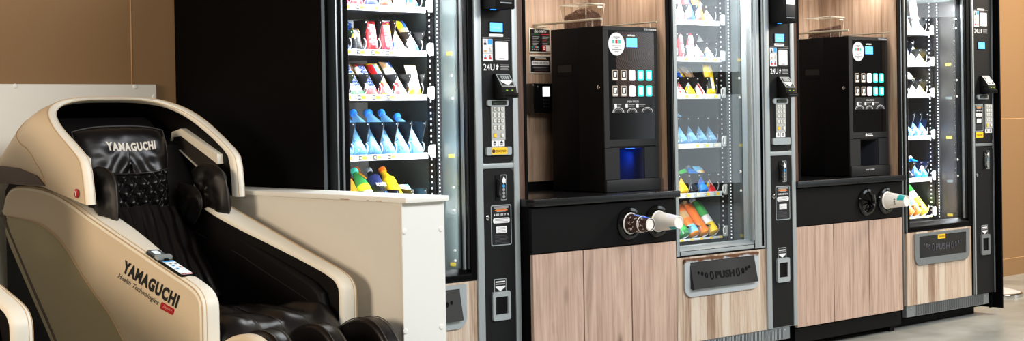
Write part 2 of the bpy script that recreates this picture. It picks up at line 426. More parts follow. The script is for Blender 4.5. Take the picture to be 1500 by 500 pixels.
led = mat('led_strip', (1, 1, 1), .3, emit=.9, ecol=(.93, .97, 1.))
strip_w = mat('price_rail_white', S(206, 210, 210), .4)
inner_g = mat('interior_grey_steel', S(62, 69, 69), .35, .1)
inner_k = mat('interior_dark_lining', S(15, 13, 12), .5)
inner_b = mat('interior_dark_back', S(50, 48, 45), .6)
dimy = mat('yellow_tag_reflection', S(140, 122, 40), .5)
divm = mat('divider_black', S(14, 14, 16), .35, spec=.3)
wire = mat('spiral_wire', S(176, 180, 184), .28, .35)
g1 = glass('door_glass', (.97, .985, .985), 1.0)
panelm = mat('panel_black', S(15, 16, 17), .55, spec=.22)
flapm = mat('hatch_flap_black', S(24, 24, 24), .42, bump=.12, bscale=60)
keym = mat('key_plate', S(176, 178, 174), .5); keyb = mat('key_button', S(222, 222, 216), .5); keyd = mat('key_outline', S(120, 124, 122), .5)
cyanp = mat('cyan_print', S(40, 160, 225), .5); oranget = mat('orange_print', S(230, 120, 40), .5)
rust = mat('brown_stain', S(92, 58, 32), .8)
# silver hatch frame with a brown stain of its own along the top edge
hs_, nt, out = _nodes('stained_silver'); N = nt.nodes.new; L = nt.links.new
bb = N('ShaderNodeBsdfPrincipled'); bb.inputs['Roughness'].default_value = .45; bb.inputs['Metallic'].default_value = .2
tc = N('ShaderNodeTexCoord'); sp = N('ShaderNodeSeparateXYZ'); L(tc.outputs['Object'], sp.inputs[0])
nn = N('ShaderNodeTexNoise'); nn.inputs['Scale'].default_value = 26; nn.inputs['Detail'].default_value = 5; L(tc.outputs['Object'], nn.inputs['Vector'])
a1 = N('ShaderNodeMath'); a1.operation = 'MULTIPLY_ADD'; a1.inputs[1].default_value = .05; L(nn.outputs['Fac'], a1.inputs[0]); L(sp.outputs['Z'], a1.inputs[2])
mr = N('ShaderNodeMapRange'); mr.inputs['From Min'].default_value = .516; mr.inputs['From Max'].default_value = .524; L(a1.outputs[0], mr.inputs['Value'])
mx = N('ShaderNodeMix'); mx.data_type = 'RGBA'; mx.inputs[6].default_value = (*S(184, 190, 192), 1); mx.inputs[7].default_value = (*S(104, 66, 38), 1)
L(mr.outputs[0], mx.inputs[0]); L(mx.outputs[2], bb.inputs['Base Color']); L(bb.outputs[0], out.inputs[0])

def vending(mi, X, label):
    root = empty('vending_machine', (X, 0, 0), label, 'vending machine', 'glass-fronted vending machines in the row')
    x = lambda a: X + a
    dark_frame = mi != 1; far = mi == 2
    # cabinet shell
    b = MB()
    b.box(x(.0), x(.03), .06, .83, .045, 1.83, black); b.box(x(.84), x(.87), .06, .83, .045, 1.83, black)
    b.box(x(.03), x(.84), .80, .83, .045, 1.83, black); b.box(x(.03), x(.84), .06, .80, 1.79, 1.83, black)
    b.box(x(.03), x(.84), .06, .80, .045, .10, black); obj('cabinet', b, root)
    b = MB()
    b.box(x(.03), x(.045), .065, .70, .54, 1.79, inner_g); b.box(x(.62), x(.64), .065, .70, .54, 1.79, inner_k if far else inner_g)
    b.box(x(.045), x(.62), .68, .70, .54, 1.79, inner_b); b.box(x(.03), x(.64), .065, .70, .525, .545, inner_b); b.box(x(.03), x(.64), .065, .70, 1.775, 1.79, inner_g)
    for q in range(1, 6): b.box(x(.6185), x(.62), .095, .13, TRAYZ[q] - .01 + .012 * (q % 2), TRAYZ[q] + .004 + .012 * (q % 2), dimy if q % 2 else inner_g)  # reflections of the yellow price tags, painted onto the inner wall
    obj('inner_lining', b, root)
    # mounting rail with holes and clips
    b = MB(); b.box(x(.607), x(.62), .205, .245, .55, 1.775, divm)
    z = .57
    while z < 1.77: b.box(x(.6055), x(.607), .221, .228, z, z + .008, strip_w); z += .0235
    obj('mounting_rail', b, root)
    b = MB(); b.box(x(.608), x(.62), .170, .179, .55, 1.775, divm)
    z = .56
    while z < 1.77: b.box(x(.6065), x(.608), .1725, .1765, z, z + .006, led); z += .016
    obj('led_strip', b, root)
    b = MB(); b.box(x(.046), x(.056), .07, .082, .56, 1.775, silver); b.box(x(.056), x(.058), .072, .08, .57, 1.77, led); obj('led_strip', b, root)
    # trays
    for row, tz in enumerate(TRAYZ):
        if mi == 0 and row == 5: continue
        vis = 6 if mi == 0 else (5 if mi == 1 else 4)
        b = MB(); xl = x(.06)
        b.box(xl, x(XR), .20, .64, tz, tz + .006, divm); b.box(xl, x(XR), .62, .64, tz + .006, tz + .05, divm)
        tr = obj('tray', b, root)
        b = MB(); h0 = tz + (.0 if row < 5 else -.002); h1 = tz + (.023 if row < 5 else .009)
        b.box(xl, x(XR), .194, .20, h0, h1, strip_w, .001, 1)
        if row < 5:
            for c in range(vis):
                cx = colx(X, c) - .012
                if mi == 0 and c >= 2:
                    b.box(cx - .016, cx + .001, .1935, .194, h0 + .003, h1 - .003, pm('black')); b.box(cx + .002, cx + .024, .1935, .194, h0 + .005, h1 - .005, pm('yellow'))
                    b.text(str(10 * (row + 1) + 2 * (6 - c) - 4 + (0 if c < 6 else 0)), (cx - .0128, .1934, h0 + .0072), (1, 0, 0), (0, 0, 1), .0105, h1 - h0 - .0144, whitep, .0)
                elif mi == 0: b.box(cx - .008, cx + .006, .1935, .194, h0 + .006, h1 - .006, pm('silver'))
                else:
                    b.box(cx - .012, cx + .002, .1935, .194, h0 + .004, h1 - .004, pm('grey')); b.box(cx - .0095, cx - .0005, .1932, .1935, h0 + .0065, h1 - .0065, strip_w)
                    b.box(cx + .004, cx + .024, .1935, .194, h0 + .005, h1 - .005, pm('yellow') if (c + row) % 3 else pm('cream'))
        else:
            for c in range(vis): b.box(colx(X, c) + .01, colx(X, c) + .03, .1935, .194, h0 + .001, h1 - .001, pm('yellow'))
        obj('price_rail', b, tr)
        b = MB(); b.box(x(XR + .004), x(XR + .012), .188, .196, tz + .012, tz + .05, silver); b.box(x(XR + .014), x(XR + .036), .19, .2, tz + .004, tz + .055, white, .002)
        b.tube([(x(XR + .010), .186, tz + .03 + .018 * math.sin(a)) if False else (x(XR + .008 + .010 * math.cos(a)), .187, tz + .032 + .018 * math.sin(a)) for a in [q * PI / 8 for q in range(17)]], .0025, white, 6)
        obj('tray_clip', b, tr)
        for c in range(vis + 1):
            b = MB(); xd = x(XR) - COLW * c
            hh = (.10, .140 if c in (2, 3, 4) else .10, .105, .150, .112, .065)[row]
            b.prism([(.262, tz + .006), (.30, tz + .006), (.30, tz + hh), (.206, tz + hh), (.206, tz + max(.066, hh - .012)), (.236, tz + .052)], 'x', xd - .0012, xd + .0012, divm)
            b.box(xd - .0018, xd + .0018, .212, .217, tz + hh - .011, tz + hh - .006, strip_w)
            obj('divider', b, tr)
        for c in range(vis):
            b = MB(); cx = colx(X, c); n = 64
            b.tube([(cx + .0305 * math.sin(2 * PI * 3.2 * q / n + .5), .203 + .20 * q / n, tz + .040 + .0305 * math.cos(2 * PI * 3.2 * q / n + .5)) for q in range(n + 1)], .0021, wire, 6)
            obj('spiral', b, tr)
    # door: glazed frame
    fm = black if dark_frame else silver
    gl0, gl1 = (.047, .618) if dark_frame else (.040, .560)
    zb = .563; b = MB()
    b.box(x(.0), x(gl0 - .026), .0, .06, .52, 1.83, blackm)
    b.box(x(gl0 - .026), x(gl0), -.006, .06, .52, 1.83, fm, .003); b.box(x(gl1), x(.645), -.006, .06, .52, 1.83, fm, .003)
    b.box(x(gl0), x(gl1), -.006, .06, .522, zb - .018, fm, .003); b.prism([(-.006, zb - .018), (.02, zb), (.06, zb), (.06, zb - .018)], 'x', x(gl0), x(gl1), fm)
    b.box(x(gl0), x(gl1), -.006, .06, 1.785, 1.83, fm, .003); b.box(x(.0), x(.645), -.002, .02, .516, .522, blackm)
    obj('door_frame', b, root)
    b = MB()
    if dark_frame:
        b.box(x(-.007), x(.0), -.001, .05, .13, 1.83, silverd, .001); b.box(x(.012), x(.0205), -.010, .0, .52, 1.83, silverd, .002)
        b.box(x(gl1 - .028), x(gl1 - .020), .004, .014, zb, 1.785, silverd); b.box(x(gl1 - .010), x(gl1), .002, .012, zb, 1.785, charcoal)
    else:
        for q, (a, c) in enumerate(((.548, .556), (.562, .570), (.586, .600), (.612, .634))): b.box(x(a), x(c), -.012 + .002 * q, .0, zb if q < 1 else .53, 1.83, chrome if q == 1 else silver, .002)
    obj('frame_trim', b, root)
    b = MB(); b.box(x(gl0), x(gl1), .022, .028, zb - .004, 1.79, g1); obj('glass_pane', b, root)
    b = MB()
    for q in range(2 if not far else 3):
        for zz in ((1.24, 1.33) if q == 0 else (.80, .89) if q == 1 else (1.62, 1.67)):
            b.lathe([(.0, .0), (.0055, .0), (.0055, .003), (.004, .005)], (x(gl1 - .062), .022, zz), (0, -1, 0), white, 12)
    if mi == 0:
        for a, zz in ((.02, .60), (.02, .64)): b.lathe([(.0, .0), (.0055, .0), (.0055, .003), (.004, .005)], (x(gl1 - .062), .022, zz), (0, -1, 0), white, 12)
    obj('glass_bolt', b, root)
    # lower front: wood sheet, hatch, grille
    b = MB(); b.box(x(.02), x(.645), -.002, .05, .128, .516, wood2); obj('wood_panel', b, root)
    hx0, hx1, hz0, hz1 = (.062, .585, .335, .508) if not far else (.085, .612, .338, .507)
    b = MB(); o_ = rr(x(hx0), x(hx1), hz0, hz1, .0, 6, (.045, .045, .004, .004)); i_ = rr(x(hx0 + .038), x(hx1 - .034), hz0 + .036, hz1 - .016, .0, 6, (.003, .003, .003, .003))
    b.ring(o_, i_, 'y', -.012, .0, hs_ if mi == 1 else (silver if mi == 0 else silverd)); hatch = obj('delivery_hatch', b, root)
    b = MB(); fx0, fx1, ft, fb = x(hx0 + .036), x(hx1 - .034), hz1 - .018, hz0 + .036
    bot = -.034 if not far else -.006
    b.box(fx0 - .002, fx1 + .002, .0, .04, fb - .004, ft + .004, blackm)
    b.prism([(-.010, ft), (bot, fb), (bot + .012, fb - .004), (.004, ft)], 'x', fx0, fx1, flapm, .0015)
    obj('flap', b, hatch)
    b = MB(); cxm = (fx0 + fx1) / 2; zc = (ft + fb) / 2 - .006
    sl = V((0, bot + .010, fb - ft)); vv = (V((0, -.010, ft)) - V((0, bot, fb))).normalized()
    yy = lambda z: -.010 + (bot + .010) * (ft - z) / (ft - fb) - .0012
    tm = blackm if not far else mat('worn_silver_print', S(74, 74, 84), .4)
    hh = .034
    b.text('PUSH', (cxm - .066, yy(zc - hh / 2), zc - hh / 2), (1, 0, 0), vv, .132, hh, tm, .035, .0008)
    for s in (-1, 1):
        for q, (dx, h2) in enumerate(((.092, .036), (.128, .024), (.155, .015), (.178, .010))):
            w2 = h2 * .55; c0 = cxm + s * dx; m_ = 10; zz0 = zc + .006 * q * (1 if q > 1 else .5)
            loop = [(c0 + w2 / 2 * math.cos(2 * PI * k / m_), yy(zz0 + h2 / 2 * math.sin(2 * PI * k / m_)) , zz0 + h2 / 2 * math.sin(2 * PI * k / m_)) for k in range(m_)]
            b.tube(loop, .0022 if q < 2 else .0028, tm, 5, closed=True)
    obj('raised_lettering', b, hatch)
    if far:
        b = MB(); b.box(x(.30), x(.372), -.0125, -.0105, .468, .492, yellowp); b.text('СПАСИБО', (x(.305), -.0126, .476), (1, 0, 0), (0, 0, 1), .06, .009, pm('brown'), .02); obj('yellow_sticker', b, hatch)
    b = MB(); b.box(x(.02), x(.829), .004, .03, .066, .127, silverd, .001, 1)
    z = .10
    while z < .765: b.box(x(z), x(z + .0045), .001, .004, .070, .123, silver if mi < 2 else silverd); b.box(x(z + .0045), x(z + .0105), .0025, .0042, .070, .123, charcoal); z += .0105
    b.lathe([(0, 0), (.004, 0), (.004, .002)], (x(.79), .004, .113), (0, -1, 0), chrome, 8); b.lathe([(0, 0), (.004, 0), (.004, .002)], (x(.06), .004, .113), (0, -1, 0), chrome, 8)
    obj('kick_grille', b, root)
    b = MB(); b.box(x(.04), x(.83), .10, .12, .0, .066, blackm); obj('base_light_block', b, root)  # added dark board behind the grille, blocks light under the machine
    for fx in (.06, .80):
        for fy in (.15, .76):
            b = MB(); b.lathe([(.022, 0), (.022, .012), (.010, .016), (.010, .048)], (x(fx), fy, 0), (0, 0, 1), blackm, 12); obj('foot', b, root)
    # control column
    s0, s1, p1, s2 = (.647, .681, .845, .872) if not far else (.664, .682, .872, .878)
    cm = silver if not far else black
    b = MB(); b.box(x(.645), x(.87), .0, .06, .127, 1.83, cm)
    b.box(x(s0), x(s1), -.012, .0, .13, 1.83, silver, .002); b.box(x(p1), x(s2), -.012, .0, .127, 1.83, silver, .002)
    b.box(x(s1), x(p1), -.011, .0, .958, .978, silver if not far else silverd, .002)
    b.box(x(.641), x(.645), .0, .05, .13, 1.83, blackm)
    obj('control_column', b, root)
    b = MB(); plate(b, x(s1), x(p1), .980, 1.85, .0, -.0005, .007, panelm, rs=(.022, .022, .004, .004)); up_ = obj('upper_panel', b, root)
    b = MB(); plate(b, x(s1), x(p1), .132 if not far else .13, .956, .0, -.0005, .007, panelm, rs=(.003, .003, .022, .022)); lo_ = obj('lower_panel', b, root)
    PY = -.0078
    # card reader
    if not far:
        b = MB(); b.box(x(.688), x(.792), -.095, PY, 1.592, 1.74, blackm, .006); rd = obj('card_reader', b, root)
        b = MB(); b.box(x(.708), x(.775), -.097, -.095, 1.62, 1.735, charcoal if mi == 0 else dark, .001); b.box(x(.712), x(.771), -.0975, -.097, 1.613, 1.618, silverd)
        b.box(x(.712), x(.770), -.0985, -.097, 1.68, 1.73, blackg if mi == 0 else lcdw); obj('screen', b, rd)
        b = MB(); b.box(x(.700), x(.722), -.06, -.05, 1.5895, 1.592, mat('blue_light', S(40, 110, 255), .3, emit=3., ecol=S(40, 120, 255))); obj('status_light', b, rd)
    # screen + strip
    dz = 0 if not far else .0
    b = MB(); plate(b, x(.726), x(.800), 1.502, 1.547, .003, PY, .003, blackg); plate(b, x(.730), x(.796), 1.506, 1.543, .002, PY - .003, .001, lcd)
    b.text('ГОТОВ', (x(.745), PY - .0042, 1.519), (1, 0, 0), (0, 0, 1), .036, .006, whitep); obj('display_screen', b, up_)
    zo = .0 if not far else .242
    b = MB(); plate(b, x(.726), x(.801), 1.487 + zo * .97, 1.498 + zo * .97, .004, PY, .001, whitep); b.box(x(.735), x(.792), PY - .0013, PY - .001, 1.491 + zo * .97, 1.493 + zo * .97, greyp)
    b.box(x(.692), x(.835), PY - .001, PY, 1.482 + zo, 1.4835 + zo, greyp); b.box(x(.755), x(.835), PY - .001, PY, 1.473 + zo, 1.475 + zo, greyp)
    plate(b, x(.692), x(.743), 1.388 + zo, 1.477 + zo, .001, PY, .001, whitep)
    cc = [cyanp, oranget, whitep, redp, pm('black'), pm('tan')]
    for r_ in range(3):
        for c_ in range(2):
            bx = x(.694 + c_ * .025); bz = 1.391 + zo + r_ * .029
            if r_ == 2 and c_ == 1: b.box(bx, bx + .022, PY - .0014, PY - .001, bz + .006, bz + .027, cyanp)
            else: b.box(bx + .008, bx + .013, PY - .0014, PY - .001, bz + .004, bz + .022, cc[(r_ * 2 + c_ * 3) % 6]); b.box(bx + .004, bx + .017, PY - .0016, PY - .0014, bz + .004, bz + .012, [redp, pm('tan'), pm('black')][r_] if c_ == 0 else [redp, pm('silver'), cyanp][r_])
            if r_: b.box(x(.692), x(.743), PY - .0013, PY - .001, bz - .0018, bz - .0008, greyp)
    obj('payment_guide_sticker', b, up_)
    b = MB(); plate(b, x(.757), x(.825), 1.393 + zo, 1.468 + zo, .004, PY, .0012, whitep); b.box(x(.778), x(.804), PY - .0016, PY - .0012, 1.397 + zo, 1.4005 + zo, greyp); obj('white_card', b, up_)
    b = MB(); b.text('24U', (x(.694), PY - .0002, 1.351 + zo), (1, 0, 0), (0, 0, 1), .058, .026, whitep, .012)
    ax_, az = x(.766), 1.353 + zo
    b.prism([(ax_ - .002, az), (ax_ + .002, az), (ax_ + .002, az + .006), (ax_ + .006, az + .006), (ax_ + .003, az + .013), (ax_ + .009, az + .013), (ax_ + .001, az + .024), (ax_ - .007, az + .013), (ax_ - .001, az + .013), (ax_ - .004, az + .006), (ax_ - .006, az + .006)], 'y', PY - .0012, PY - .0002, whitep)
    for q in range(4): b.box(x(.784 - .002 * (q == 3)), x(.828 + .004 * (q == 3) - .005 * (q % 2)), PY - .0012, PY - .0002, 1.353 + zo + q * .0062, 1.3565 + zo + q * .0062, greyp)
    obj('network_lettering', b, up_)
    # bill acceptor
    zo2 = 0 if not far else .018
    b = MB(); X0_, X1_ = x(.742), x(.822)
    b.prism([(PY, 1.338 + zo2), (PY - .012, 1.337 + zo2), (PY - .052, 1.285 + zo2), (PY - .056, 1.262 + zo2), (PY - .066, 1.258 + zo2), (PY - .066, 1.241 + zo2), (PY, 1.238 + zo2)], 'x', X0_, X1_, blackm, .003)
    ba = obj('bill_acceptor', b, root)
    f0 = V((X0_, PY - .0125, 1.337 + zo2)); dv = (V((X0_, PY - .052, 1.285 + zo2)) - f0); vv2 = -dv.normalized(); ln = dv.length; n2 = V((1, 0, 0)).cross(vv2)
    P2 = lambda a, c, e: f0 + V((1, 0, 0)) * a + dv * c + n2 * e
    b = MB(); W_ = X1_ - X0_
    def quad(a0, a1, c0, c1, e, m): b.poly([P2(a0, c1, e), P2(a1, c1, e), P2(a1, c0, e), P2(a0, c0, e)], m)
    quad(.004, W_ - .004, .02, 1., .0006, silver); quad(.009, W_ - .009, .09, .93, .0009, charcoal)
    for q in range(4): quad(.022 + q * .011, .030 + q * .011, .14, .44, .0012, silver)
    b.poly([P2(W_ * .5, .92, .0012), P2(W_ - .011, .62, .0012), P2(W_ - .011, .50, .0012), P2(.011, .50, .0012), P2(.011, .62, .0012)], whitep)
    obj('arrow_sticker', b, ba)
    b = MB(); b.box(X0_ + .010, X1_ - .010, PY - .0675, PY - .066, 1.246 + zo2, 1.252 + zo2, blackg)
    for q in (.022, .05): b.box(X0_ + q, X0_ + q + .008, PY - .058, PY - .0555, 1.268 + zo2, 1.272 + zo2, mat('green_light', S(120, 170, 30), .4, emit=.5, ecol=S(130, 190, 30)))
    obj('bill_slot', b, ba)
    # keypad column
    kx, kz = (0, 0) if not far else (.063, -.013)
    b = MB(); dx = 0 if not far else .003; dz2 = 0 if not far else .016
    plate(b, x(.707 + dx), x(.818 + dx), 1.208 + dz2, 1.233 + dz2, .009, PY, .008, silver); plate(b, x(.728 + dx), x(.806 + dx), 1.212 + dz2, 1.229 + dz2, .002, PY - .008, .001, charcoal)
    b.text('ВЫБЕРИТЕ', (x(.736 + dx), PY - .0092, 1.2165 + dz2), (1, 0, 0), (0, 0, 1), .06, .007, mat('lcd_text', S(120, 140, 120), .5)); obj('selection_display', b, up_)
    b = MB(); b.box(x(.729 + kx), x(.800 + kx), PY - .005, PY, 1.072 + kz, 1.208 + kz, keym)
    for r_ in range(5):
        for c_ in range(3):
            if r_ == 4 and c_ == 1: continue
            zz = (1.188, 1.165, 1.142, 1.114, 1.083)[r_] + kz; xx = x(.738 + c_ * .0195 + kx)
            plate(b, xx - .0015, xx + .0135, zz - .0015, zz + .0165, .003, PY - .005, .001, keyd)
            plate(b, xx, xx + .012, zz, zz + .015, .003, PY - .006, .003, yellowp if (r_, c_) == (4, 0) else keyb)
            if r_ < 4: b.text('1234567890'[(r_ * 3 + c_) % 10] if r_ < 3 else '*0#'[c_], (xx + .0035, PY - .0092, zz + .004), (1, 0, 0), (0, 0, 1), .005, .007, pm('grey'))
    obj('keypad', b, up_)
    b = MB()
    for q in range(2):
        xx = x(.730 + q * .036 + kx); plate(b, xx, xx + .033, 1.046 + kz, 1.070 + kz, .001, PY, .001, whitep)
        b.poly([(xx + .006, PY - .0013, 1.060 + kz), (xx + .0165, PY - .0013, 1.060 + kz - .002), (xx + .027, PY - .0013, 1.060 + kz), (xx + .0165, PY - .0013, 1.068 + kz)], pm('black'))
        b.prism([(xx + .011, 1.050 + kz), (xx + .022, 1.050 + kz), (xx + .024, 1.057 + kz), (xx + .009, 1.057 + kz)], 'y', PY - .0014, PY - .001, pm('grey'))
    obj('card_pictogram', b, up_)
    if not far:
        b = MB(); plate(b, x(.697), x(.829), 1.011, 1.044, .007, PY, .010, silver); cv = obj('coin_bezel', b, up_)
        if mi == 0:
            b = MB(); plate(b, x(.722), x(.803), 1.014, 1.042, .006, PY - .010, .001, yellowp); b.text('СПАСИБО', (x(.741), PY - .0113, 1.022), (1, 0, 0), (0, 0, 1), .055, .010, pm('brown'), .02)
            b.lathe([(0, 0), (.008, 0), (.008, .0006)], (x(.731), PY - .011, 1.027), (0, -1, 0), pm('brown'), 12); obj('yellow_sticker', b, cv)
        sx0, sx1, sz0, sz1, pan = .720, .828, .647, .811, lo_
    else:
        sx0, sx1, sz0, sz1, pan = .686, .773, 1.043, 1.195, up_
        b = MB(); b.box(x(.696), x(.772), PY - .001, PY, 1.008, 1.038, yellowp); b.text('СПАСИБО', (x(.702), PY - .0013, 1.017), (1, 0, 0), (0, 0, 1), .062, .011, pm('brown'), .02); obj('yellow_sticker', b, up_)
    # instruction sign
    b = MB(); b.prism(rr(x(sx0), x(sx1), sz0, sz1, .008), 'y', PY - .001, PY, silver); b.prism(rr(x(sx0 + .004), x(sx1 - .004), sz0 + .004, sz1 - .004, .005), 'y', PY - .0014, PY - .001, pm('black'))
    H_ = sz1 - sz0; Wd = sx1 - sx0
    for q, (a, w_, m_) in enumerate(((.955, .72, greyp), (.925, .70, greyp), (.895, .5, pm('tan')), (.865, .62, oranget), (.84, .45, greyp))):
        b.box(x(sx0 + Wd * (.5 - w_ / 2)), x(sx0 + Wd * (.5 + w_ / 2)), PY - .0018, PY - .0014, sz0 + H_ * a - .0022, sz0 + H_ * a + .0018, m_)
    b.text('8 800 100 97 76', (x(sx0 + Wd * .14), PY - .0016, sz0 + H_ * .735), (1, 0, 0), (0, 0, 1), Wd * .72, H_ * .05, whitep, .03)
    plate(b, x(sx0 + .010), x(sx1 - .010), sz0 + H_ * .55, sz0 + H_ * .68, .008, PY - .0014, .0006, whitep)
    for q in range(3): b.box(x(sx0 + .020), x(sx1 - .020 - .006 * (q % 2)), PY - .0023, PY - .002, sz0 + H_ * (.575 + .035 * q), sz0 + H_ * (.588 + .035 * q), greyp)
    plate(b, x(sx0 + Wd * .24), x(sx1 - Wd * .24), sz0 + H_ * .31, sz0 + H_ * .47, .001, PY - .0014, .0006, whitep)
    for q in range(4): b.box(x(sx0 + Wd * .30), x(sx1 - Wd * (.30 + .03 * (q % 2))), PY - .0023, PY - .002, sz0 + H_ * (.33 + .034 * q), sz0 + H_ * (.339 + .034 * q), greyp)
    for q in range(6): b.box(x(sx0 + Wd * .16), x(sx1 - Wd * (.16 + .05 * (q % 3))), PY - .0018, PY - .0014, sz0 + H_ * (.06 + .036 * q), sz0 + H_ * (.068 + .036 * q), mat('dim_print', S(86, 86, 90), .5))
    obj('instruction_sign', b, pan)
    # coin lever slot, lock, coin return
    b = MB(); hx = 0 if not far else .028
    plate(b, x(.745 + hx), x(.774 + hx), .830, .932, .003, PY, .002, blackm); b.prism([(PY - .002, .915), (PY - .020, .905), (PY - .014, .86), (PY - .018, .85), (PY - .002, .842)], 'x', x(.752 + hx), x(.766 + hx), charcoal if not far else silverd, .002)
    lv = obj('coin_lever', b, lo_)
    b = MB(); plate(b, x(.773 + hx), x(.806 + hx), .829, .932, .006, PY, .001, silver); plate(b, x(.7755 + hx), x(.8035 + hx), .8315, .9295, .005, PY - .001, .0004, pm('black'))
    lx = x(.7895 + hx); b.poly([(lx - .009, PY - .0018, .905), (lx, PY - .0018, .893), (lx + .002, PY - .0018, .902), (lx + .010, PY - .0018, .895), (lx + .011, PY - .0018, .912), (lx, PY - .0018, .925)], whitep)
    for q in range(4): b.lathe([(0, 0), (.007, 0), (.007, .0005)], (lx, PY - .0014, .886 - q * .0145), (0, -1, 0), greyp if q else cyanp, 10)
    obj('lever_pictogram', b, lo_)
    b = MB(); b.lathe([(0, 0), (.011, 0), (.010, .006), (.006, .008)], (x(.700), PY, .762 if not far else .80), (0, -1, 0), chrome, 14); b.box(x(.699), x(.701), PY - .0088, PY - .008, .758, .766, blackm); obj('lock', b, lo_)
    b = MB(); c0, c1 = (.716, .810) if not far else (.730, .818)
    b.ring(rr(x(c0), x(c1), .347, .463, .010, 4), rr(x(c0 + .014), x(c1 - .014), .371, .442, .003, 4), 'y', PY - .010, PY, silver if not far else silverd); cr_ = obj('coin_return', b, lo_)
    b = MB(); b.box(x(c0 + .012), x(c1 - .012), PY - .003, PY, .368, .445, blackm); b.box(x(c0 + .014), x(c0 + .022), PY - .008, PY - .003, .371, .442, blackg); obj('coin_cup', b, cr_)
    b = MB(); m0 = x((c0 + c1) / 2); plate(b, m0 - .032, m0 + .032, .459, .514, .004, PY, .001, silver); plate(b, m0 - .029, m0 + .029, .462, .511, .003, PY - .001, .0004, pm('black'))
    for q in range(2): b.box(m0 - .025, m0 + .025, PY - .0018, PY - .0014, .490 + q * .009, .495 + q * .009, whitep if q else greyp)
    b.poly([(m0 - .026, PY - .0018, .484), (m0 - .026, PY - .0018, .479), (m0, PY - .0018, .464), (m0 + .026, PY - .0018, .479), (m0 + .026, PY - .0018, .484)], whitep)
    obj('arrow_sticker', b, lo_)
    # interior lamps
    area('machine_lamp', (x(.600), .05, 1.17), (x(.30), .30, 1.17), .02, 1.15, LAMP[mi], (.94, .98, 1.))
    area('machine_lamp', (x(.062), .05, 1.17), (x(.20), .30, 1.17), .02, 1.15, LAMP[mi] * (.12 if far else .35), (.94, .98, 1.))
    area('machine_lamp', (x(.32), .08, 1.765), (x(.32), .25, 1.0), .5, .03, LAMP[mi] * .6, (.94, .98, 1.))
    return root
LAMP = (22., 16., 34.)
vm = [vending(0, 0.0, 'black-framed vending machine standing behind the white partition, beside black side panel'),
      vending(1, M2X, 'silver-framed vending machine standing between the two coffee counters'),
      vending(2, M3X, 'black-framed vending machine with dark control column, beside the far end panel')]

# ------------------------------------------------------------------ products
def bar(mi, row, c, look, bands, txt=None, tcol='white', w=.056, h=.180, d=.024, tilt=TILT, back=0, cat='snack bar', kind='snack_bar', dx=0., vert=True):
    X = (0, M2X, M3X)[mi]
    return wrapper(kind, colx(X, c) + dx, .204 + back * .062, TRAYZ[row] + .0085 + .006, w, h, d, bands, txt, tcol, tilt, vert, look, cat, (mi, row, c), back)
def bag(mi, row, c, look, bands, txt=None, tcol='white', w=.060, h=.15, d=.030, tilt=math.radians(20), back=0, dx=0., vert=True):
    return bar(mi, row, c, look, bands, txt, tcol, w, h, d, tilt, back, 'snack bag', 'snack_bag', dx, vert)
def btl(mi, row, c, look, body, cap, label, back=0, h=.232, r=.0295, txt=None, lab=(.28, .58), kind='drink_bottle'):
    X = (0, M2X, M3X)[mi]
    return bottle(colx(X, c), .202 + back * .084, TRAYZ[row] + .012, h, r, body, cap, label, look, (mi, row, c), back, txt, lab, kind)
B = lambda *a: list(a)
# machine beside the partition
bag(0, 0, 5, 'pink and white bag', B((.3, 'pink'), (1, 'white'))); bag(0, 0, 4, 'white bag with red base', B((.28, 'red'), (.42, 'yellow'), (1, 'white')))
bag(0, 0, 3, 'navy bag with grey band', B((.4, 'navy'), (.55, 'grey'), (1, 'navy'))); bag(0, 0, 2, 'brown bag with orange flash', B((.25, ('brown', 'orange')), (1, 'brown')))
bag(0, 0, 1, 'tan bag with silver base', B((.35, 'silver'), (1, 'tan'))); bar(0, 0, 0, 'blue and white bar', B((.15, ('yellow', 'blue')), (.4, ('blue', 'white')), (.7, 'white'), (1, 'blue')))
bag(0, 1, 5, 'green bag with blue base', B((.3, 'blue'), (.5, 'black'), (1, 'green')), w=.05, h=.13); bag(0, 1, 4, 'black bag', B((.6, 'black'), (.7, 'gold'), (1, 'black')), w=.045, h=.10)
bag(0, 1, 3, 'bright red bag', B((1, ('red', 'maroon', 'red'))), 'KIT KAT', w=.052, h=.125, tilt=math.radians(12)); bag(0, 1, 2, 'maroon and pink bag', B((.55, ('maroon', 'maroon', 'pink')), (.75, ('maroon', 'orange', 'yellow')), (1, ('maroon', 'maroon', 'pink'))), 'SKITTLES', w=.058, h=.125, tilt=math.radians(12))
bar(0, 1, 1, 'white bar with blue base', B((.3, ('blue', 'white')), (.55, ('white', 'tan')), (1, 'white'))); bar(0, 1, 0, 'yellow-edged white bar', B((.25, ('white', 'blue')), (.5, 'white'), (.7, ('tan', 'white')), (1, ('yellow', 'blue'))), w=.05)
bar(0, 1, 1, 'silver and blue bar', B((.5, 'silver'), (1, 'silver')), back=1, w=.05); bar(0, 1, 2, 'blue and white bar', B((1, ('blue', 'white'))), back=1); bar(0, 1, 3, 'blue bar', B((1, ('blue', 'white'))), back=1)
bar(0, 2, 5, 'green and yellow bar', B((.4, ('lime', 'white')), (.7, 'lime'), (1, 'orange'))); bar(0, 2, 4, 'white bar with blue lettering', B((.12, 'green'), (.9, 'white'), (1, 'red')), 'SNICKERS', 'blue')
bar(0, 2, 3, 'white and red bar', B((.2, 'red'), (.85, 'white'), (1, 'brown')), 'SNICKERS', 'blue'); bar(0, 2, 2, 'red striped bar', B((.1, 'yellow'), (.9, ('red', 'sky', 'white')), (1, 'yellow')))
bar(0, 2, 1, 'white bar with red end', B((.35, ('red', 'white')), (.8, 'white'), (1, ('tan', 'white', 'blue'))), h=.19); bag(0, 2, 0, 'cream bag with yellow base', B((.18, 'yellow'), (.62, 'white'), (.8, 'white'), (1, 'cream')), w=.056, h=.135, tilt=math.radians(18))
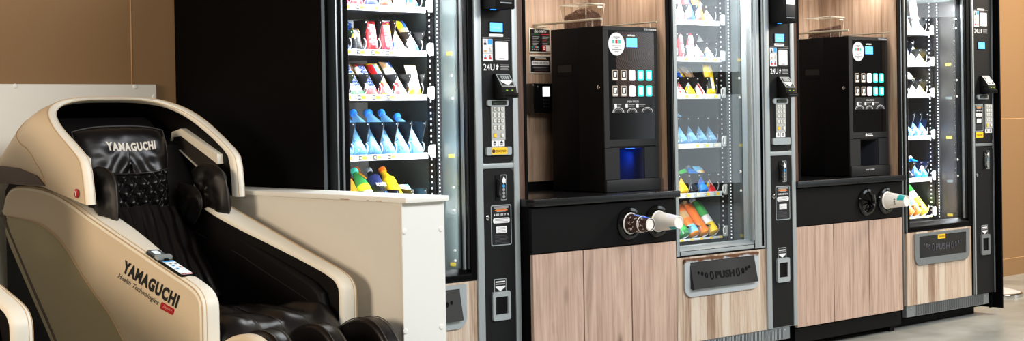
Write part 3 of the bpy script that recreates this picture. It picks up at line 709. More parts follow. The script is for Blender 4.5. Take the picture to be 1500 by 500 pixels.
bar(0, 2, 4, 'white bar with red lettering', B((.15, 'blue'), (1, 'white')), 'SNICKERS', 'red', back=1, h=.175); bar(0, 2, 3, 'gold and brown bar', B((1, ('brown', 'gold', 'brown'))), back=1); bar(0, 2, 2, 'dark brown bar', B((.5, ('blue', 'brown')), (1, ('brown', 'red'))), back=1)
bar(0, 2, 1, 'tan bar', B((1, ('tan', 'white', 'brown'))), back=1, h=.175); bar(0, 2, 0, 'yellow bar', B((1, ('yellow', 'gold'))), back=1, h=.10)
for c in range(6): btl(0, 3, c, 'blue-capped water bottle', water, 'capblue', None, kind='water_bottle') if c != 0 else btl(0, 3, c, 'short blue-capped water bottle', water, 'capblue', None, kind='water_bottle', h=.21)
for c in (1, 3, 4): btl(0, 3, c, 'blue-capped water bottle', water, 'capblue', None, back=1, kind='water_bottle')
btl(0, 4, 5, 'green and yellow bottle', juice_g, 'lime', ['green', 'white', 'lime'], lab=(.1, .75)); btl(0, 4, 4, 'orange-capped juice bottle', juice_o, 'orange', ['orange'], lab=(.35, .72))
btl(0, 4, 3, 'teal-capped green bottle', juice_g, 'teal', ['white', 'lime'], lab=(.3, .6)); btl(0, 4, 2, 'dark blue bottle', juice_k, 'grey', ['blue', 'black', 'navy'], txt='POWER', lab=(.2, .78))
btl(0, 4, 1, 'yellow juice bottle', juice_y, 'orange', ['yellow', 'yellow'], lab=(.35, .72)); bar(0, 4, 0, 'pale blue carton', B((1, ('white', 'sky', 'sky'))), w=.045, h=.15, d=.03, cat='drink carton', kind='drink_carton')
btl(0, 4, 4, 'teal-capped bottle', juice_g, 'teal', None, back=1); btl(0, 4, 3, 'grey-capped bottle', juice_k, 'grey', None, back=1); btl(0, 4, 2, 'orange-capped bottle', juice_o, 'orange', None, back=1)
# machine between the coffee counters
bag(1, 0, 3, 'white bag with red base', B((.2, 'red'), (1, 'white'))); bag(1, 0, 2, 'blue bag with red flash', B((.5, ('navy', 'blue')), (.75, ('red', 'navy')), (1, 'blue')), h=.17); bag(1, 0, 1, 'brown and gold bag', B((.4, ('brown', 'orange')), (.7, ('gold', 'brown')), (1, 'gold')), h=.17)
bar(1, 0, 0, 'white and blue bar', B((.5, 'white'), (1, ('sky', 'white')))); bag(1, 0, 1, 'white bag', B((1, 'white')), back=1, h=.19, tilt=math.radians(15), dx=.02)
bag(1, 1, 3, 'narrow red bag', B((1, ('red', 'maroon'))), 'KIT KAT', w=.04, h=.13, tilt=math.radians(12)); bag(1, 1, 2, 'pink and white bag', B((.5, ('white', 'pink')), (1, ('red', 'pink', 'red'))), 'SKITTLES', w=.056, h=.13, tilt=math.radians(12))
bar(1, 1, 1, 'red and blue tipped bar', B((.15, ('red', 'blue')), (1, 'white')), h=.12); bar(1, 1, 0, 'white and brown bar with blue base', B((.2, ('blue', 'white')), (.6, ('tan', 'white')), (1, 'white')), w=.052, h=.18)
bar(1, 2, 3, 'white bar with red lettering', B((1, ('white', 'white'))), 'SNICKERS', 'red'); bar(1, 2, 2, 'yellow and blue bar', B((.25, 'yellow'), (.5, 'white'), (1, ('blue', 'yellow')))); bar(1, 2, 1, 'white bar with red base', B((.4, ('white', 'red', 'white')), (.7, 'tan'), (1, ('tan', 'white', 'blue'))), h=.19)
bag(1, 2, 0, 'tall yellow bag', B((.2, 'yellow'), (.55, ('black', 'white', 'yellow')), (1, 'yellow')), w=.062, h=.155, tilt=math.radians(12)); bag(1, 2, 1, 'wide yellow bag', B((1, 'yellow')), back=1, w=.066, h=.15, dx=.012); bar(1, 2, 2, 'tan bar', B((1, ('tan', 'red', 'tan'))), back=1, h=.18); bar(1, 2, 3, 'brown bar', B((1, ('brown', 'tan'))), back=1, h=.17)
for c in range(4): btl(1, 3, c, 'blue-capped water bottle', water, 'capblue', None, kind='water_bottle', h=.15 if c < 2 else .232)
for c in (2, 3): btl(1, 3, c, 'blue-capped water bottle', water, 'capblue', None, back=1, kind='water_bottle')
btl(1, 4, 3, 'yellow juice bottle', juice_y, 'grey', None); btl(1, 4, 2, 'dark clear bottle', juice_k, 'orange', ['green'], lab=(.5, .6), h=.21); btl(1, 4, 1, 'blue bottle with blue label', juice_b, 'grey', ['blue', 'sky'], h=.16); bar(1, 4, 0, 'pink and yellow bag', B((.2, 'red'), (.45, ('yellow', 'red', 'white')), (.8, ('white', 'yellow', 'pink')), (1, 'sky')), w=.056, h=.17, d=.03, cat='snack bag', kind='snack_bag')
btl(1, 4, 3, 'grey-capped bottle', juice_k, 'grey', ['blue', 'sky'], back=1, lab=(.5, .75)); btl(1, 4, 2, 'orange-capped bottle', juice_k, 'orange', ['sky'], back=1, lab=(.4, .75))
btl(1, 5, 3, 'green bottle with white label', juice_g, 'white', ['green', 'lime'], lab=(.1, .6), h=.2); btl(1, 5, 2, 'orange bottle, pale blue patch', juice_o, 'orange', ['sky', 'orange', 'tan', 'orange'], lab=(.05, .85), h=.2); btl(1, 5, 1, 'orange bottle', juice_o, 'tan', ['orange', 'orange'], lab=(.05, .85), h=.2); btl(1, 5, 0, 'green bottle with yellow base', juice_y, 'white', ['yellow', 'white', 'green', 'green'], lab=(.05, .85), h=.215)
btl(1, 5, 1, 'white-capped bottle', juice_g, 'white', None, back=1, h=.2)
# machine beside the far end panel
bag(2, 0, 2, 'brown and orange bag', B((.5, ('brown', 'white')), (.7, 'orange'), (1, 'brown')), h=.17); bag(2, 0, 1, 'white bag', B((1, ('white', 'silver'))), h=.20, tilt=math.radians(8), dx=.01); bar(2, 0, 0, 'white and blue bar', B((.6, 'white'), (1, ('sky', 'white'))), h=.13)
bag(2, 1, 2, 'grey and white bag', B((.5, ('grey', 'white', 'navy')), (1, 'navy')), h=.13); bar(2, 1, 1, 'white bar with blue edge', B((.6, ('white', 'white')), (1, ('white', 'blue')))); bar(2, 1, 0, 'white bar with yellow edge', B((.7, ('white', 'white', 'yellow')), (1, ('yellow', 'blue')))); bar(2, 1, 2, 'blue and white bar', B((1, ('white', 'blue'))), back=1)
bar(2, 2, 2, 'black and white bar', B((.4, ('black', 'white')), (1, 'black'))); bar(2, 2, 1, 'white bar with red marks', B((.6, 'white'), (1, ('red', 'white'))), h=.2); bar(2, 2, 0, 'white and yellow bar', B((.7, ('white', 'yellow')), (1, 'white'))); bag(2, 2, 0, 'yellow bag', B((1, 'yellow')), back=1, h=.14); bag(2, 2, 2, 'yellow bag', B((1, ('yellow', 'gold'))), back=1, h=.14)
for c in range(3): btl(2, 3, c, 'blue-labelled water bottle', water, 'capblue', ['blue'], kind='water_bottle', h=.16 if c < 2 else .225)
btl(2, 4, 2, 'yellow and black bottle', juice_k, 'orange', ['yellow', 'black'], h=.18); btl(2, 4, 1, 'blue bottle', juice_b, 'blue', ['blue'], h=.15); btl(2, 4, 0, 'white and blue bottle', juice_b, 'white', ['white', 'blue'], h=.15); btl(2, 4, 2, 'orange-capped bottle', juice_k, 'orange', ['maroon'], back=1, lab=(.4, .7))
btl(2, 5, 2, 'orange bottle with orange label', juice_o, 'orange', ['orange', 'red'], lab=(.05, .8), h=.2); btl(2, 5, 1, 'white bottle with orange base', juice_o, 'orange', ['orange', 'sky', 'white', 'orange'], lab=(.05, .85), h=.2); btl(2, 5, 0, 'yellow bottle with white cap', juice_y, 'white', ['yellow', 'lime', 'white', 'green'], lab=(.05, .85), h=.22)
# ------------------------------------------------------------------ black surround around the row
sr = empty('machine_surround', (0, .5, 0), 'black board surround with end panels enclosing the row of vending machines', 'surround'); sr['kind'] = 'thing'
obj('end_panel', MB().box(-.135, -.1218, -.100, YW - .001, .012, 1.90, black, .0015, 1), sr)
obj('edge_strip', MB().box(-.135, -.1218, -.1016, -.1002, .012, 1.90, mat('slate_edge', S(58, 66, 70), .5)), sr)
obj('end_panel', MB().box(4.487, 4.500, -.0400, YW - .001, .036, 1.90, black, .0015, 1), sr)
obj('header_panel', MB().box(-.1218, 4.487, .0, YW - .001, 1.86, 1.90, black), sr)
obj('filler_strip', MB().box(-.1218, -.008, .05, .062, .012, 1.86, blackm), sr)
obj('filler_strip', MB().box(4.462, 4.487, .02, .032, .036, 1.86, blackm), sr)
for y_ in (.25, .85):
    obj('foot', MB().box(4.488, 4.499, y_, y_ + .05, 0, .036, blackm), sr); obj('foot', MB().box(-.134, -.123, y_, y_ + .05, 0, .012, blackm), sr)

worktopm = mat('worktop_laminate', S(20, 20, 21), .2, spec=.5)
beanm = mat('roasted_bean', S(74, 42, 22), .38, vary=.3, vscale=60)
railm = mat('pale_steel_rail', S(206, 198, 178), .3, .7)
hop_g = glass('clear_hopper', (.93, .92, .89), 1.3)
gpan = mat('black_glass_panel', S(11, 10, 10), .1, spec=.3)
zeb, nt, out = _nodes('dark_ringed_wood_panel'); N = nt.nodes.new; L = nt.links.new
bb = N('ShaderNodeBsdfPrincipled'); bb.inputs['Roughness'].default_value = .12
tc = N('ShaderNodeTexCoord'); mp = N('ShaderNodeMapping'); mp.inputs['Scale'].default_value = (1, 1, 1.9); mp.inputs['Location'].default_value = (-.20, 0, -1.15); L(tc.outputs['Object'], mp.inputs['Vector'])
wv = N('ShaderNodeTexWave'); wv.wave_type = 'RINGS'; wv.rings_direction = 'Y'; wv.inputs['Scale'].default_value = 26; wv.inputs['Distortion'].default_value = 7; wv.inputs['Detail'].default_value = 1.5; wv.inputs['Detail Scale'].default_value = .35
L(mp.outputs[0], wv.inputs['Vector'])
cr = N('ShaderNodeValToRGB'); cr.color_ramp.elements[0].color = (*S(24, 16, 13), 1); cr.color_ramp.elements[1].color = (*S(74, 52, 38), 1); cr.color_ramp.elements[0].position = .3
L(wv.outputs['Fac'], cr.inputs[0]); L(cr.outputs[0], bb.inputs['Base Color']); L(bb.outputs[0], out.inputs[0])
bw = mat('button_white', S(240, 226, 232), .3, emit=1.25, ecol=S(250, 232, 240)); bc = mat('button_cyan', S(60, 215, 195), .3, emit=1.2, ecol=S(50, 225, 205)); bcw = mat('button_pale', S(215, 245, 240), .3, emit=1.35, ecol=S(205, 250, 245))
bt = mat('button_taupe', S(150, 138, 124), .3, emit=.35, ecol=S(170, 155, 140)); btw = mat('button_icon', S(235, 235, 230), .3, emit=.8, ecol=S(235, 240, 235))

def station(i, X, xr, nr, nrt, yo=0., mx0=0., my0=.036, sx1=0.):
    """X left edge of the counter, xr its right edge, nr inner face of the right niche panel, nrt its thickness"""
    beside = ['between the black-framed and silver-framed machines', 'between silver-framed machine and far machine'][i]
    which = ['nearer coffee niche', 'farther coffee niche'][i]
    # cabinet
    root = empty('coffee_cabinet', ((X + xr) / 2, .2, 0), f'black cabinet with three oak doors {beside}', 'cabinet', 'coffee cabinets in the row')
    xl, xe = X + .003, xr - .010
    b = MB(); b.box(xl, xe, -.058 + yo, .50, .105, .797, black); obj('carcass', b, root)
    b = MB(); b.box(xl, xe, -.060 + yo, .45, .034, .105, blackm); b.box(xl + .02, xl + .06, -.03 + yo, .40, 0, .034, blackm); b.box(xe - .06, xe - .02, -.03 + yo, .40, 0, .034, blackm); obj('plinth', b, root)
    b = MB(); b.box(xl, xe, -.076 + yo, -.058 + yo, .608, .7925, blackm, .001, 1); ap = obj('apron', b, root)
    dw = (xe - xl) / 3
    for q in range(3):
        b = MB(); b.box(xl + q * dw + .003, xl + (q + 1) * dw - .003, -.076 + yo, -.0585 + yo, .113, .603, wood1, .001, 1); obj('door', b, root)
    for cx in ((X + .561, X + .735) if i == 0 else (3.250, 3.418)):
        b = MB(); prof = [(.071, .0), (.071, .006), (.066, .013), (.055, .015), (.050, .010), (.047, .002), (.047, -.04)]
        b.lathe(prof, (cx, -.076 + yo, .700), (0, -1, 0), blackg, 32, cap=False); b.lathe([(.0, .001), (.048, .001)], (cx, -.076 + yo, .700), (0, -1, 0), blackm, 24)
        dsp = obj('cup_dispenser', b, ap)
        if i == 1 and cx == 3.250:
            b = MB()
            for k in range(8):
                a = k * PI / 4; P_ = lambda r, t, y: (cx + r * math.cos(t), -.078 + yo - y, .700 + r * math.sin(t))
                b.poly([P_(.047, a - .36, .0), P_(.047, a + .36, .0), P_(.012, a + .1, .012), P_(.012, a - .1, .016)], blackg)
            obj('rubber_flap', b, dsp)
    # worktop
    b = MB(); b.prism([(X, -.095 + yo), (xr, -.095 + yo), (xr, .004), (nr + nrt, .004), (nr + nrt, .505), (X, .505)], 'z', .798, .828, worktopm, .0035, 3)
    tag(obj('worktop', b, loc=((X + xr) / 2, .2, .798)), f'black worktop carrying the coffee machine in the {which}', 'worktop', 'worktops under the coffee machines')
    # niche panelling
    nc = empty('niche_panelling', ((X + nr) / 2, .3, .828), f'oak panelled recess with dark side panels, {which}', 'wall panelling', 'oak niches over the worktops'); nc['kind'] = 'thing'
    obj('back_panel', MB().box(X + .055, nr, .500, .518, .868, 1.858, woodn), nc)
    obj('splashback', MB().box(X + .055, nr, .494, .518, .828, .868, blackm), nc)
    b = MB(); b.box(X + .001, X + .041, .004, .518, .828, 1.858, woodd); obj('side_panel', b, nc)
    b = MB(); b.box(X + .041, X + .055, .0, .518, .828, 1.858, black); obj('edge_strip', b, nc)
    obj('side_panel', MB().box(nr, nr + nrt * .4, .004, .518, .828, 1.858, woodn), nc)
    b = MB(); b.box(nr + nrt * .4, nr + nrt, .004, .518, .828, 1.858, black); b.box(nr - .002, nr + nrt, .0, .004, .828, 1.858, black); obj('edge_strip', b, nc)
    area('niche_lamp', ((X + nr) / 2 + .1, .12, 1.84), ((X + nr) / 2 + .1, .34, 1.3), .75, .10, 4.6, S(255, 244, 232))
    # notices and card reader on the back panel
    sx0, sx1 = sx1 - .131, sx1; sy = .499
    for q, (z0, z1) in enumerate(((1.456, 1.570), (1.362, 1.446))):
        b = MB(); b.box(sx0, sx1, sy - .004, sy, z0, z1, mat('sign_frame', S(214, 208, 190), .4), .001, 1); b.box(sx0 + .006, sx1 - .005, sy - .0046, sy - .004, z0 + .006, z1 - .006, pm('black'))
        ty = sy - .0048
        if q == 0:
            b.text('КАК КУПИТЬ?', (sx0 + .030, ty, z1 - .021), (1, 0, 0), (0, 0, 1), .075, .011, whitep, .02)
            for c_ in range(2):
                a0 = sx0 + .012 + c_ * .060
                b.box(a0, a0 + .05, ty - .0006, ty, z1 - .030, z1 - .027, mat('dim_green', S(30, 90, 50), .5) if c_ == 0 else redp)
                for r_ in range(6): b.box(a0 + .008, a0 + .05 - .008 * (r_ % 3), ty - .0006, ty, z1 - .041 - r_ * .0075, z1 - .0385 - r_ * .0075, redp if (c_ and r_ == 2) else greyp)
            for k, c_ in enumerate((pm('green'), pm('blue'), pm('orange'), pm('sky'))): b.box(sx0 + .013 + k * .011, sx0 + .021 + k * .011, ty - .0006, ty, z0 + .024, z0 + .029, c_); b.box(sx0 + .014 + k * .012, sx0 + .021 + k * .012, ty - .0006, ty, z0 + .012, z0 + .018, greyp)
            b.prism(rr(sx1 - .052, sx1 - .031, z0 + .010, z0 + .034, .003), 'y', ty - .0008, ty, redp); b.ring(rr(sx1 - .046, sx1 - .037, z0 + .014, z0 + .030, .003), rr(sx1 - .0435, sx1 - .0395, z0 + .018, z0 + .026, .0015), 'y', ty - .0012, ty - .0008, whitep)
            b.box(sx1 - .029, sx1 - .008, ty - .0008, ty, z0 + .008, z0 + .036, whitep)
            lab = f'black how-to-buy notice, upper of two on the {which} wall'
        else:
            for r_, (w_, m_) in enumerate(((.07, whitep), (.078, pm('tan')))): b.box((sx0 + sx1) / 2 - w_ / 2, (sx0 + sx1) / 2 + w_ / 2, ty - .0006, ty, z1 - .014 - r_ * .006, z1 - .0115 - r_ * .006, m_)
            plate(b, sx0 + .012, sx1 - .012, z1 - .046, z1 - .026, .004, ty, .0008, whitep)
            b.text('0 800 100 97 76', (sx0 + .020, ty - .0012, z1 - .040), (1, 0, 0), (0, 0, 1), .090, .008, pm('black'), .02)
            for r_ in range(4): b.box((sx0 + sx1) / 2 - .045 + .004 * r_, (sx0 + sx1) / 2 + .045 - .006 * (r_ % 2), ty - .0006, ty, z1 - .056 - r_ * .0075, z1 - .0535 - r_ * .0075, [greyp, mat('dim_print', S(86, 86, 90), .5), mat('dim_print', S(86, 86, 90), .5), mat('dim_red', S(110, 30, 30), .5)][r_])
            lab = f'black notice with phone number, lower of two on the {which} wall'
        tag(obj('wall_notice', b, loc=(sx0, sy, z0)), lab, 'notice', 'framed notices in the coffee niches')
    rd = empty('card_reader', (sx0 + .036, .5, 1.18), f'black card reader with lit screen on the {which} wall', 'card reader', 'card readers in the coffee niches')
    b = MB(); b.box(sx0 - .026, sx0 + .093, .445, .4995, 1.180, 1.316, blackg, .006); obj('body', b, rd)
    b = MB(); b.box(sx0 + .032, sx0 + .075, .4435, .445, 1.256, 1.300, lcdw); obj('screen', b, rd)
    b = MB()
    for r_ in range(3):
        for c_ in range(3): b.box(sx0 + .034 + c_ * .014, sx0 + .043 + c_ * .014, .4435, .445, 1.205 + r_ * .015, 1.214 + r_ * .015, charcoal)
    b.lathe([(0, 0), (.004, 0), (.003, .002)], (sx0 + .001, .445, 1.30), (0, -1, 0), silverd, 8); obj('keypad', b, rd)
    # coffee machine
    mx1, my1, mz0, mz1 = mx0 + .340, .37, .828, 1.553
    cmx = empty('coffee_machine', ((mx0 + mx1) / 2, .2, mz0), f'black coffee machine with {"blue-lit dispensing bay" if i == 0 else "unlit dispensing bay"} in the {which}', 'coffee machine', 'coffee machines on the worktops')
    b = MB(); b.box(mx0, mx1, my0 + .16, my1, mz0 + .006, mz1, blackm, .003); b.box(mx0, mx0 + .09, my0 + .004, my0 + .16, mz0 + .006, mz1, blackm); b.box(mx1 - .09, mx1, my0 + .004, my0 + .16, mz0 + .006, mz1, blackm)
    b.box(mx0 + .09, mx1 - .09, my0 + .004, my0 + .16, 1.022, mz1, blackm); b.box(mx0 + .09, mx1 - .09, my0 + .004, my0 + .16, mz0 + .006, .872, blackm)
    for a in (mx0 + .03, mx1 - .03):
        for c_ in (my0 + .05, my1 - .04): b.box(a - .015, a + .015, c_ - .015, c_ + .015, mz0, mz0 + .008, blackm)
    obj('body', b, cmx)
    b = MB(); fy = my0
    b.box(mx0, mx1, fy, fy + .006, 1.535, mz1, charcoal, .001, 1); b.box(mx0, mx0 + .030, fy, fy + .006, 1.02, 1.535, charcoal); b.box(mx1 - .020, mx1, fy, fy + .006, 1.02, 1.535, charcoal)
    b.box(mx0 + .03, mx1 - .02, fy, fy + .006, 1.028, 1.057, charcoal); b.box(mx0, mx0 + .09, fy, fy + .006, .884, 1.022, charcoal); b.box(mx1 - .092, mx1, fy, fy + .006, .884, 1.022, charcoal)
    b.box(mx0 + .09, mx1 - .092, fy + .002, fy + .006, 1.018, 1.028, blackm)
    b.box(mx0, mx1, fy - .010, fy + .006, mz0 + .002, .882, charcoal, .002); obj('front_frame', b, cmx)
    b = MB(); b.box(mx0 + .03, mx1 - .02, fy + .001, fy + .005, 1.057, 1.535, gpan)
    if i == 0: b.box(mx0 + .078, mx1 - .021, fy + .0004, fy + .001, 1.245, 1.530, zeb)
    dp = obj('display_panel', b, cmx)
    PYc = fy + .0004
    b = MB(); b.box(mx0 + .142, mx0 + .209, PYc - .002, PYc, 1.463, 1.503, lcd); obj('screen', b, dp)
    b = MB(); b.text('unicum' if i == 0 else 'unicum', (mx0 + .150, PYc - .001, 1.511), (1, 0, 0), (0, 0, 1), .046, .009, btw, .01); obj('lettering', b, dp)
    for r_ in range(2):
        for c_ in range(5):
            b = MB(); bx = mx0 + .050 + c_ * .0535; bz = 1.316 - r_ * .0695
            plate(b, bx, bx + .035, bz, bz + .047, .006, PYc, .003, (bt, bt, bw, bc, bc)[c_])
            if c_ < 2:
                plate(b, bx + .005, bx + .030, bz + .012, bz + .042, .003, PYc - .003, .0005, charcoal); b.prism([(bx + .012, bz + .016), (bx + .022, bz + .016), (bx + .026, bz + .036), (bx + .009, bz + .036)], 'y', PYc - .0042, PYc - .0035, btw); b.box(bx + .006, bx + .029, PYc - .0036, PYc - .003, bz + .004, bz + .009, btw)
            elif c_ > 2: plate(b, bx + .006, bx + .029, bz + .008, bz + .040, .004, PYc - .003, .0005, bcw)
            obj('selection_button', b, dp)
    b = MB(); cx_, cz_ = mx0 + .081, 1.475
    b.lathe([(0, 0), (.050, 0), (.050, .0012), (0, .0012)], (cx_, PYc, cz_), (0, -1, 0), whitep, 36)
    for k, c_ in enumerate((pm('teal'), redp, pm('teal'))): b.box(cx_ - .026 + k * .019, cx_ - .013 + k * .019, PYc - .0018, PYc - .0012, cz_ + .003, cz_ + .019, c_)
    for k, (w_, dz_) in enumerate(((.04, .031), (.012, .024), (.052, -.008), (.022, -.016), (.060, -.024), (.024, -.033))): b.box(cx_ - w_ / 2, cx_ + w_ / 2, PYc - .0018, PYc - .0012, cz_ + dz_ - .002, cz_ + dz_ + .002, greyp)
    obj('round_sticker', b, dp)
    b = MB(); b.box(mx0 + .051, mx0 + .302, PYc - .001, PYc, 1.175, 1.238, charcoal)
    b.text('ОЧЕНЬ ПРОСТО', (mx0 + .142, PYc - .0008, 1.2195), (1, 0, 0), (0, 0, 1), .072, .008, whitep, .01)
    for k in range(3):
        a = mx0 + .062 + k * .068; plate(b, a, a + .015, 1.197, 1.214, .003, PYc - .001, .0006, whitep)
        for r_ in range(2): b.box(a + .019, a + .058 - .006 * r_ - .016 * (k == 0), PYc - .0016, PYc - .001, 1.2085 - r_ * .007, 1.2115 - r_ * .007, greyp)
        c0 = mx0 + (.085, .171, .268)[k]; R_ = (.034, .029, .034)[k]
        for rr_ in (1., .72): b.tube([(c0 + R_ * rr_ * math.cos(t), PYc - .0015, 1.176 + R_ * .62 * rr_ * math.sin(t)) for t in [q * PI / 10 for q in range(11)]], .0014, whitep if rr_ == 1 else greyp, 4)
    obj('instruction_sticker', b, dp)
    b = MB(); b.box(mx1 - .088, mx1 - .003, fy - .0012, fy, 1.537, 1.550, mat('serial_plate', S(60, 60, 62), .5)); b.text('ТП15GB5666', (mx1 - .084, fy - .0013, 1.5395), (1, 0, 0), (0, 0, 1), .077, .008, whitep, .02); obj('serial_tag', b, cmx)
    if i == 1:
        b = MB(); b.text('НЕСКАФЕ' if False else 'КОФЕ С СОБОЙ', (mx0 + .12, fy - .0106, .858), (1, 0, 0), (0, 0, 1), .075, .009, whitep, .02)
        for q in range(2): b.box(mx0 + .160, mx0 + .200 - .01 * q, fy - .0008, fy, 1.036 + q * .008, 1.041 + q * .008, whitep)
        b.lathe([(0, 0), (.008, 0), (.008, .0006)], (mx0 + .143, fy, 1.0425), (0, -1, 0), whitep, 12); obj('lettering', b, cmx)
    # dispensing bay
    bl = MB(); x0_, x1_ = mx0 + .09, mx1 - .0925; dkb = mat('bay_lining', S(52, 54, 62), .35)
    bl.box(x0_, x1_, fy + .155, fy + .158, .874, 1.02, dkb); bl.box(x0_, x1_, fy + .006, fy + .155, .872, .876, dkb); bl.box(x0_, x0_ + .002, fy + .006, fy + .155, .876, 1.02, dkb); bl.box(x1_ - .002, x1_, fy + .006, fy + .155, .876, 1.02, dkb)
    bay = obj('dispensing_bay', bl, cmx)
    b = MB(); b.lathe([(.013, 0), (.013, .03), (.006, .04)], (x0_ + .03, fy + .09, 1.02), (0, 0, -1), blackm, 14); b.tube([(x0_ + .012, fy + .15, .97), (x0_ + .012, fy + .15, .90), (x0_ + .04, fy + .15, .89)], .004, blackg, 6)
    b.box(x0_ + .006, x1_ - .006, fy + .01, fy + .15, .876, .879, charcoal); obj('nozzle', b, bay)
    if i == 0:
        b = MB(); b.box(x1_ - .045, x1_ - .012, fy + .05, fy + .075, 1.014, 1.019, mat('blue_led', S(40, 90, 255), .3, emit=5., ecol=S(40, 90, 255))); obj('blue_lamp', b, bay)
        spot('bay_lamp', (x1_ - .03, fy + .055, 1.013), (x1_ - .055, fy + .155, .93), 6.0, (.02, .10, 1.), 120, .8, .01)
        spot('bay_lamp', (x1_ - .05, fy - .012, 1.02), (x1_ - .06, fy - .10, .83), 1.6, (.03, .15, 1.), 120, .9, .01)
    # side details
    b = MB(); b.lathe([(.008, 0), (.009, .002), (.006, .004), (0, .004)], (mx0, my0 + .032, 1.287), (-1, 0, 0), chrome, 12); obj('lock', b, cmx)
    b = MB(); b.ring([(.231, 1.342), (.332, 1.342), (.332, 1.396), (.231, 1.396)], [(.236, 1.347), (.327, 1.347), (.327, 1.391), (.236, 1.391)], 'x', mx0 - .0015, mx0, blackm); b.box(mx0 - .0006, mx0, .236, .327, 1.347, 1.391, mat('recess_black', S(8, 8, 8), .6)); b.prism([(mx0 - .0015, 1.347), (mx0 - .0006, 1.347), (mx0 - .0006, 1.36)], 'y', .236, .327, blackm); obj('grip_recess', b, cmx)
    b = MB(); zt_ = 1.584
    b.tube([(mx0 + .014, .06, zt_), (mx0 + .014, .495, zt_)], .0058, railm, 8);
    b.tube([(mx0 + .014, .48, zt_ - .008), (mx0 + .075, .48, zt_ - .008), (mx0 + .075, .499, zt_ - .008)], .004, railm, 8)
    for y_ in (.115, .36): b.tube([(mx0 + .014, y_, zt_), (mx0 + .014, y_, mz1)], .0035, railm, 8)
    b.tube([(mx0 + .014, .488, zt_), (mx0 + .014, .488, zt_ - .028), (mx0 + .014, .499, zt_ - .028)], .003, railm, 6)
    obj('gallery_rail', b, cmx)
    b = MB(); b.tube([(mx1 - .018, .02, zt_ - .006), (mx1 - .018, .36, zt_ - .006)], .0035, railm, 8)
    for y_ in (.06, .33): b.tube([(mx1 - .018, y_, zt_ - .006), (mx1 - .018, y_, mz1)], .0025, railm, 8)
    obj('gallery_rail', b, cmx)
    # bean hopper
    hx0, hx1, hy0, hy1, hz0, hz1 = mx0 + .058, mx0 + .174, .20, .35, mz1, 1.664
    hp = empty('bean_hopper', ((hx0 + hx1) / 2, .28, mz1), f'clear coffee bean hopper on top of the machine in the {which}', 'bean hopper', 'bean hoppers on the coffee machines')
    b = MB(); tp = .010; hy1 = .368
    lo = [(hx0 + tp, hy0 + tp), (hx1 - tp, hy0 + tp), (hx1 - tp, hy1 - tp), (hx0 + tp, hy1 - tp)]; hi = [(hx0, hy0), (hx1, hy0), (hx1, hy1), (hx0, hy1)]
    for k in range(4):
        a, c_ = k, (k + 1) % 4; e = .003
        mid = V(((hx0 + hx1) / 2, (hy0 + hy1) / 2, 0)); ins = lambda p, z: tuple(V((p[0], p[1], z)) + (mid - V((p[0], p[1], 0))).normalized() * e)
        o4 = [(*lo[a], hz0 + .004), (*lo[c_], hz0 + .004), (*hi[c_], hz1), (*hi[a], hz1)]
        b.poly(o4, hop_g)
    b.poly([(*p, hz0 + .004) for p in lo], hop_g)
    b.tube([(*p, hz1) for p in hi], .0018, mat('hopper_rim', S(196, 190, 176), .25), 6, closed=True)
    for k in range(4): b.tube([(*lo[k], hz0 + .004), (*hi[k], hz1)], .0012, mat('hopper_rim', S(196, 190, 176), .25), 5)
    obj('container', b, hp)
    b = MB(); b.box(hx0 - .001, hx1 + .001, hy0 - .001, hy1 + .001, hz1 + .0015, hz1 + .004, hop_g); b.box(hx1 - .045, hx1 - .015, hy0 - .003, hy0 - .001, hz1 - .016, hz1 - .010, mat('hopper_rim', S(196, 190, 176), .25)); obj('lid', b, hp)
    b = MB(); tb = .013; peak = 1.646 if i == 0 else 1.626
    def top(u, v):
        e = (math.sin(u * PI) * .5 + .5) * (math.sin(min(1, v * 1.15) * PI * .9 + .2) * .5 + .5)
        if i == 1: e = -.3 + 1.2 * (.35 + .65 * u) * (.4 + .6 * (1 - v))
        return 1.600 + (peak - 1.600) * e
    gx = lambda u: hx0 + tb + (hx1 - hx0 - 2 * tb) * u; gy = lambda v: hy0 + tb + (hy1 - hy0 - 2 * tb) * v
    b.grid(12, 14, lambda u, v: (gx(u), gy(v), top(u, v) - .003), beanm)
    for (u0, v0, u1, v1) in ((0, 0, 1, 0), (1, 0, 1, 1), (1, 1, 0, 1), (0, 1, 0, 0)):
        b.grid(10, 1, lambda s, t: (gx(u0 + (u1 - u0) * s), gy(v0 + (v1 - v0) * s), hz0 + .006 + (top(u0 + (u1 - u0) * s, v0 + (v1 - v0) * s) - .003 - hz0 - .006) * t), beanm)
    def bean(p, s):
        q = Matrix.Rotation(random.random() * 6.3, 3, V((random.gauss(0, 1), random.gauss(0, 1), random.gauss(0, 1))).normalized())
        k = b.mi(beanm); ring = []
        for rz, rr_ in ((-.9, .4), (-.35, .92), (.35, .92), (.9, .4)): ring.append([b.bm.verts.new(V(p) + q @ V((rr_ * s * .72 * math.cos(a * PI / 3), rr_ * s * .55 * math.sin(a * PI / 3), rz * s))) for a in range(6)])
        for j in range(3):
            for a in range(6): b.face([ring[j][a], ring[j][(a + 1) % 6], ring[j + 1][(a + 1) % 6], ring[j + 1][a]], k)
        b.face(ring[0][::-1], k); b.face(ring[3], k)
    for _ in range(330):
        u, v = random.random(), random.random(); bean((gx(u), gy(v), top(u, v)), .0048)
    for _ in range(420):
        s = random.random(); t = random.random()
        if random.random() < .55: u, v = 0., s
        else: u, v = s, 0.
        zt2 = top(u, v); bean((gx(u) + (.0015 if u == 0 else 0), gy(v) + (.0015 if v == 0 else 0), 1.56 + (zt2 - 1.56) * t), .0048)
    tag(obj('coffee_beans', b, loc=((hx0 + hx1) / 2, .28, mz1)), f'dark roasted coffee beans heaped in the hopper of the {which}', 'coffee beans', kind='stuff')
    return root
station(0, .875, 1.745, 1.772, .018, 0., 1.411, .036, 1.525)
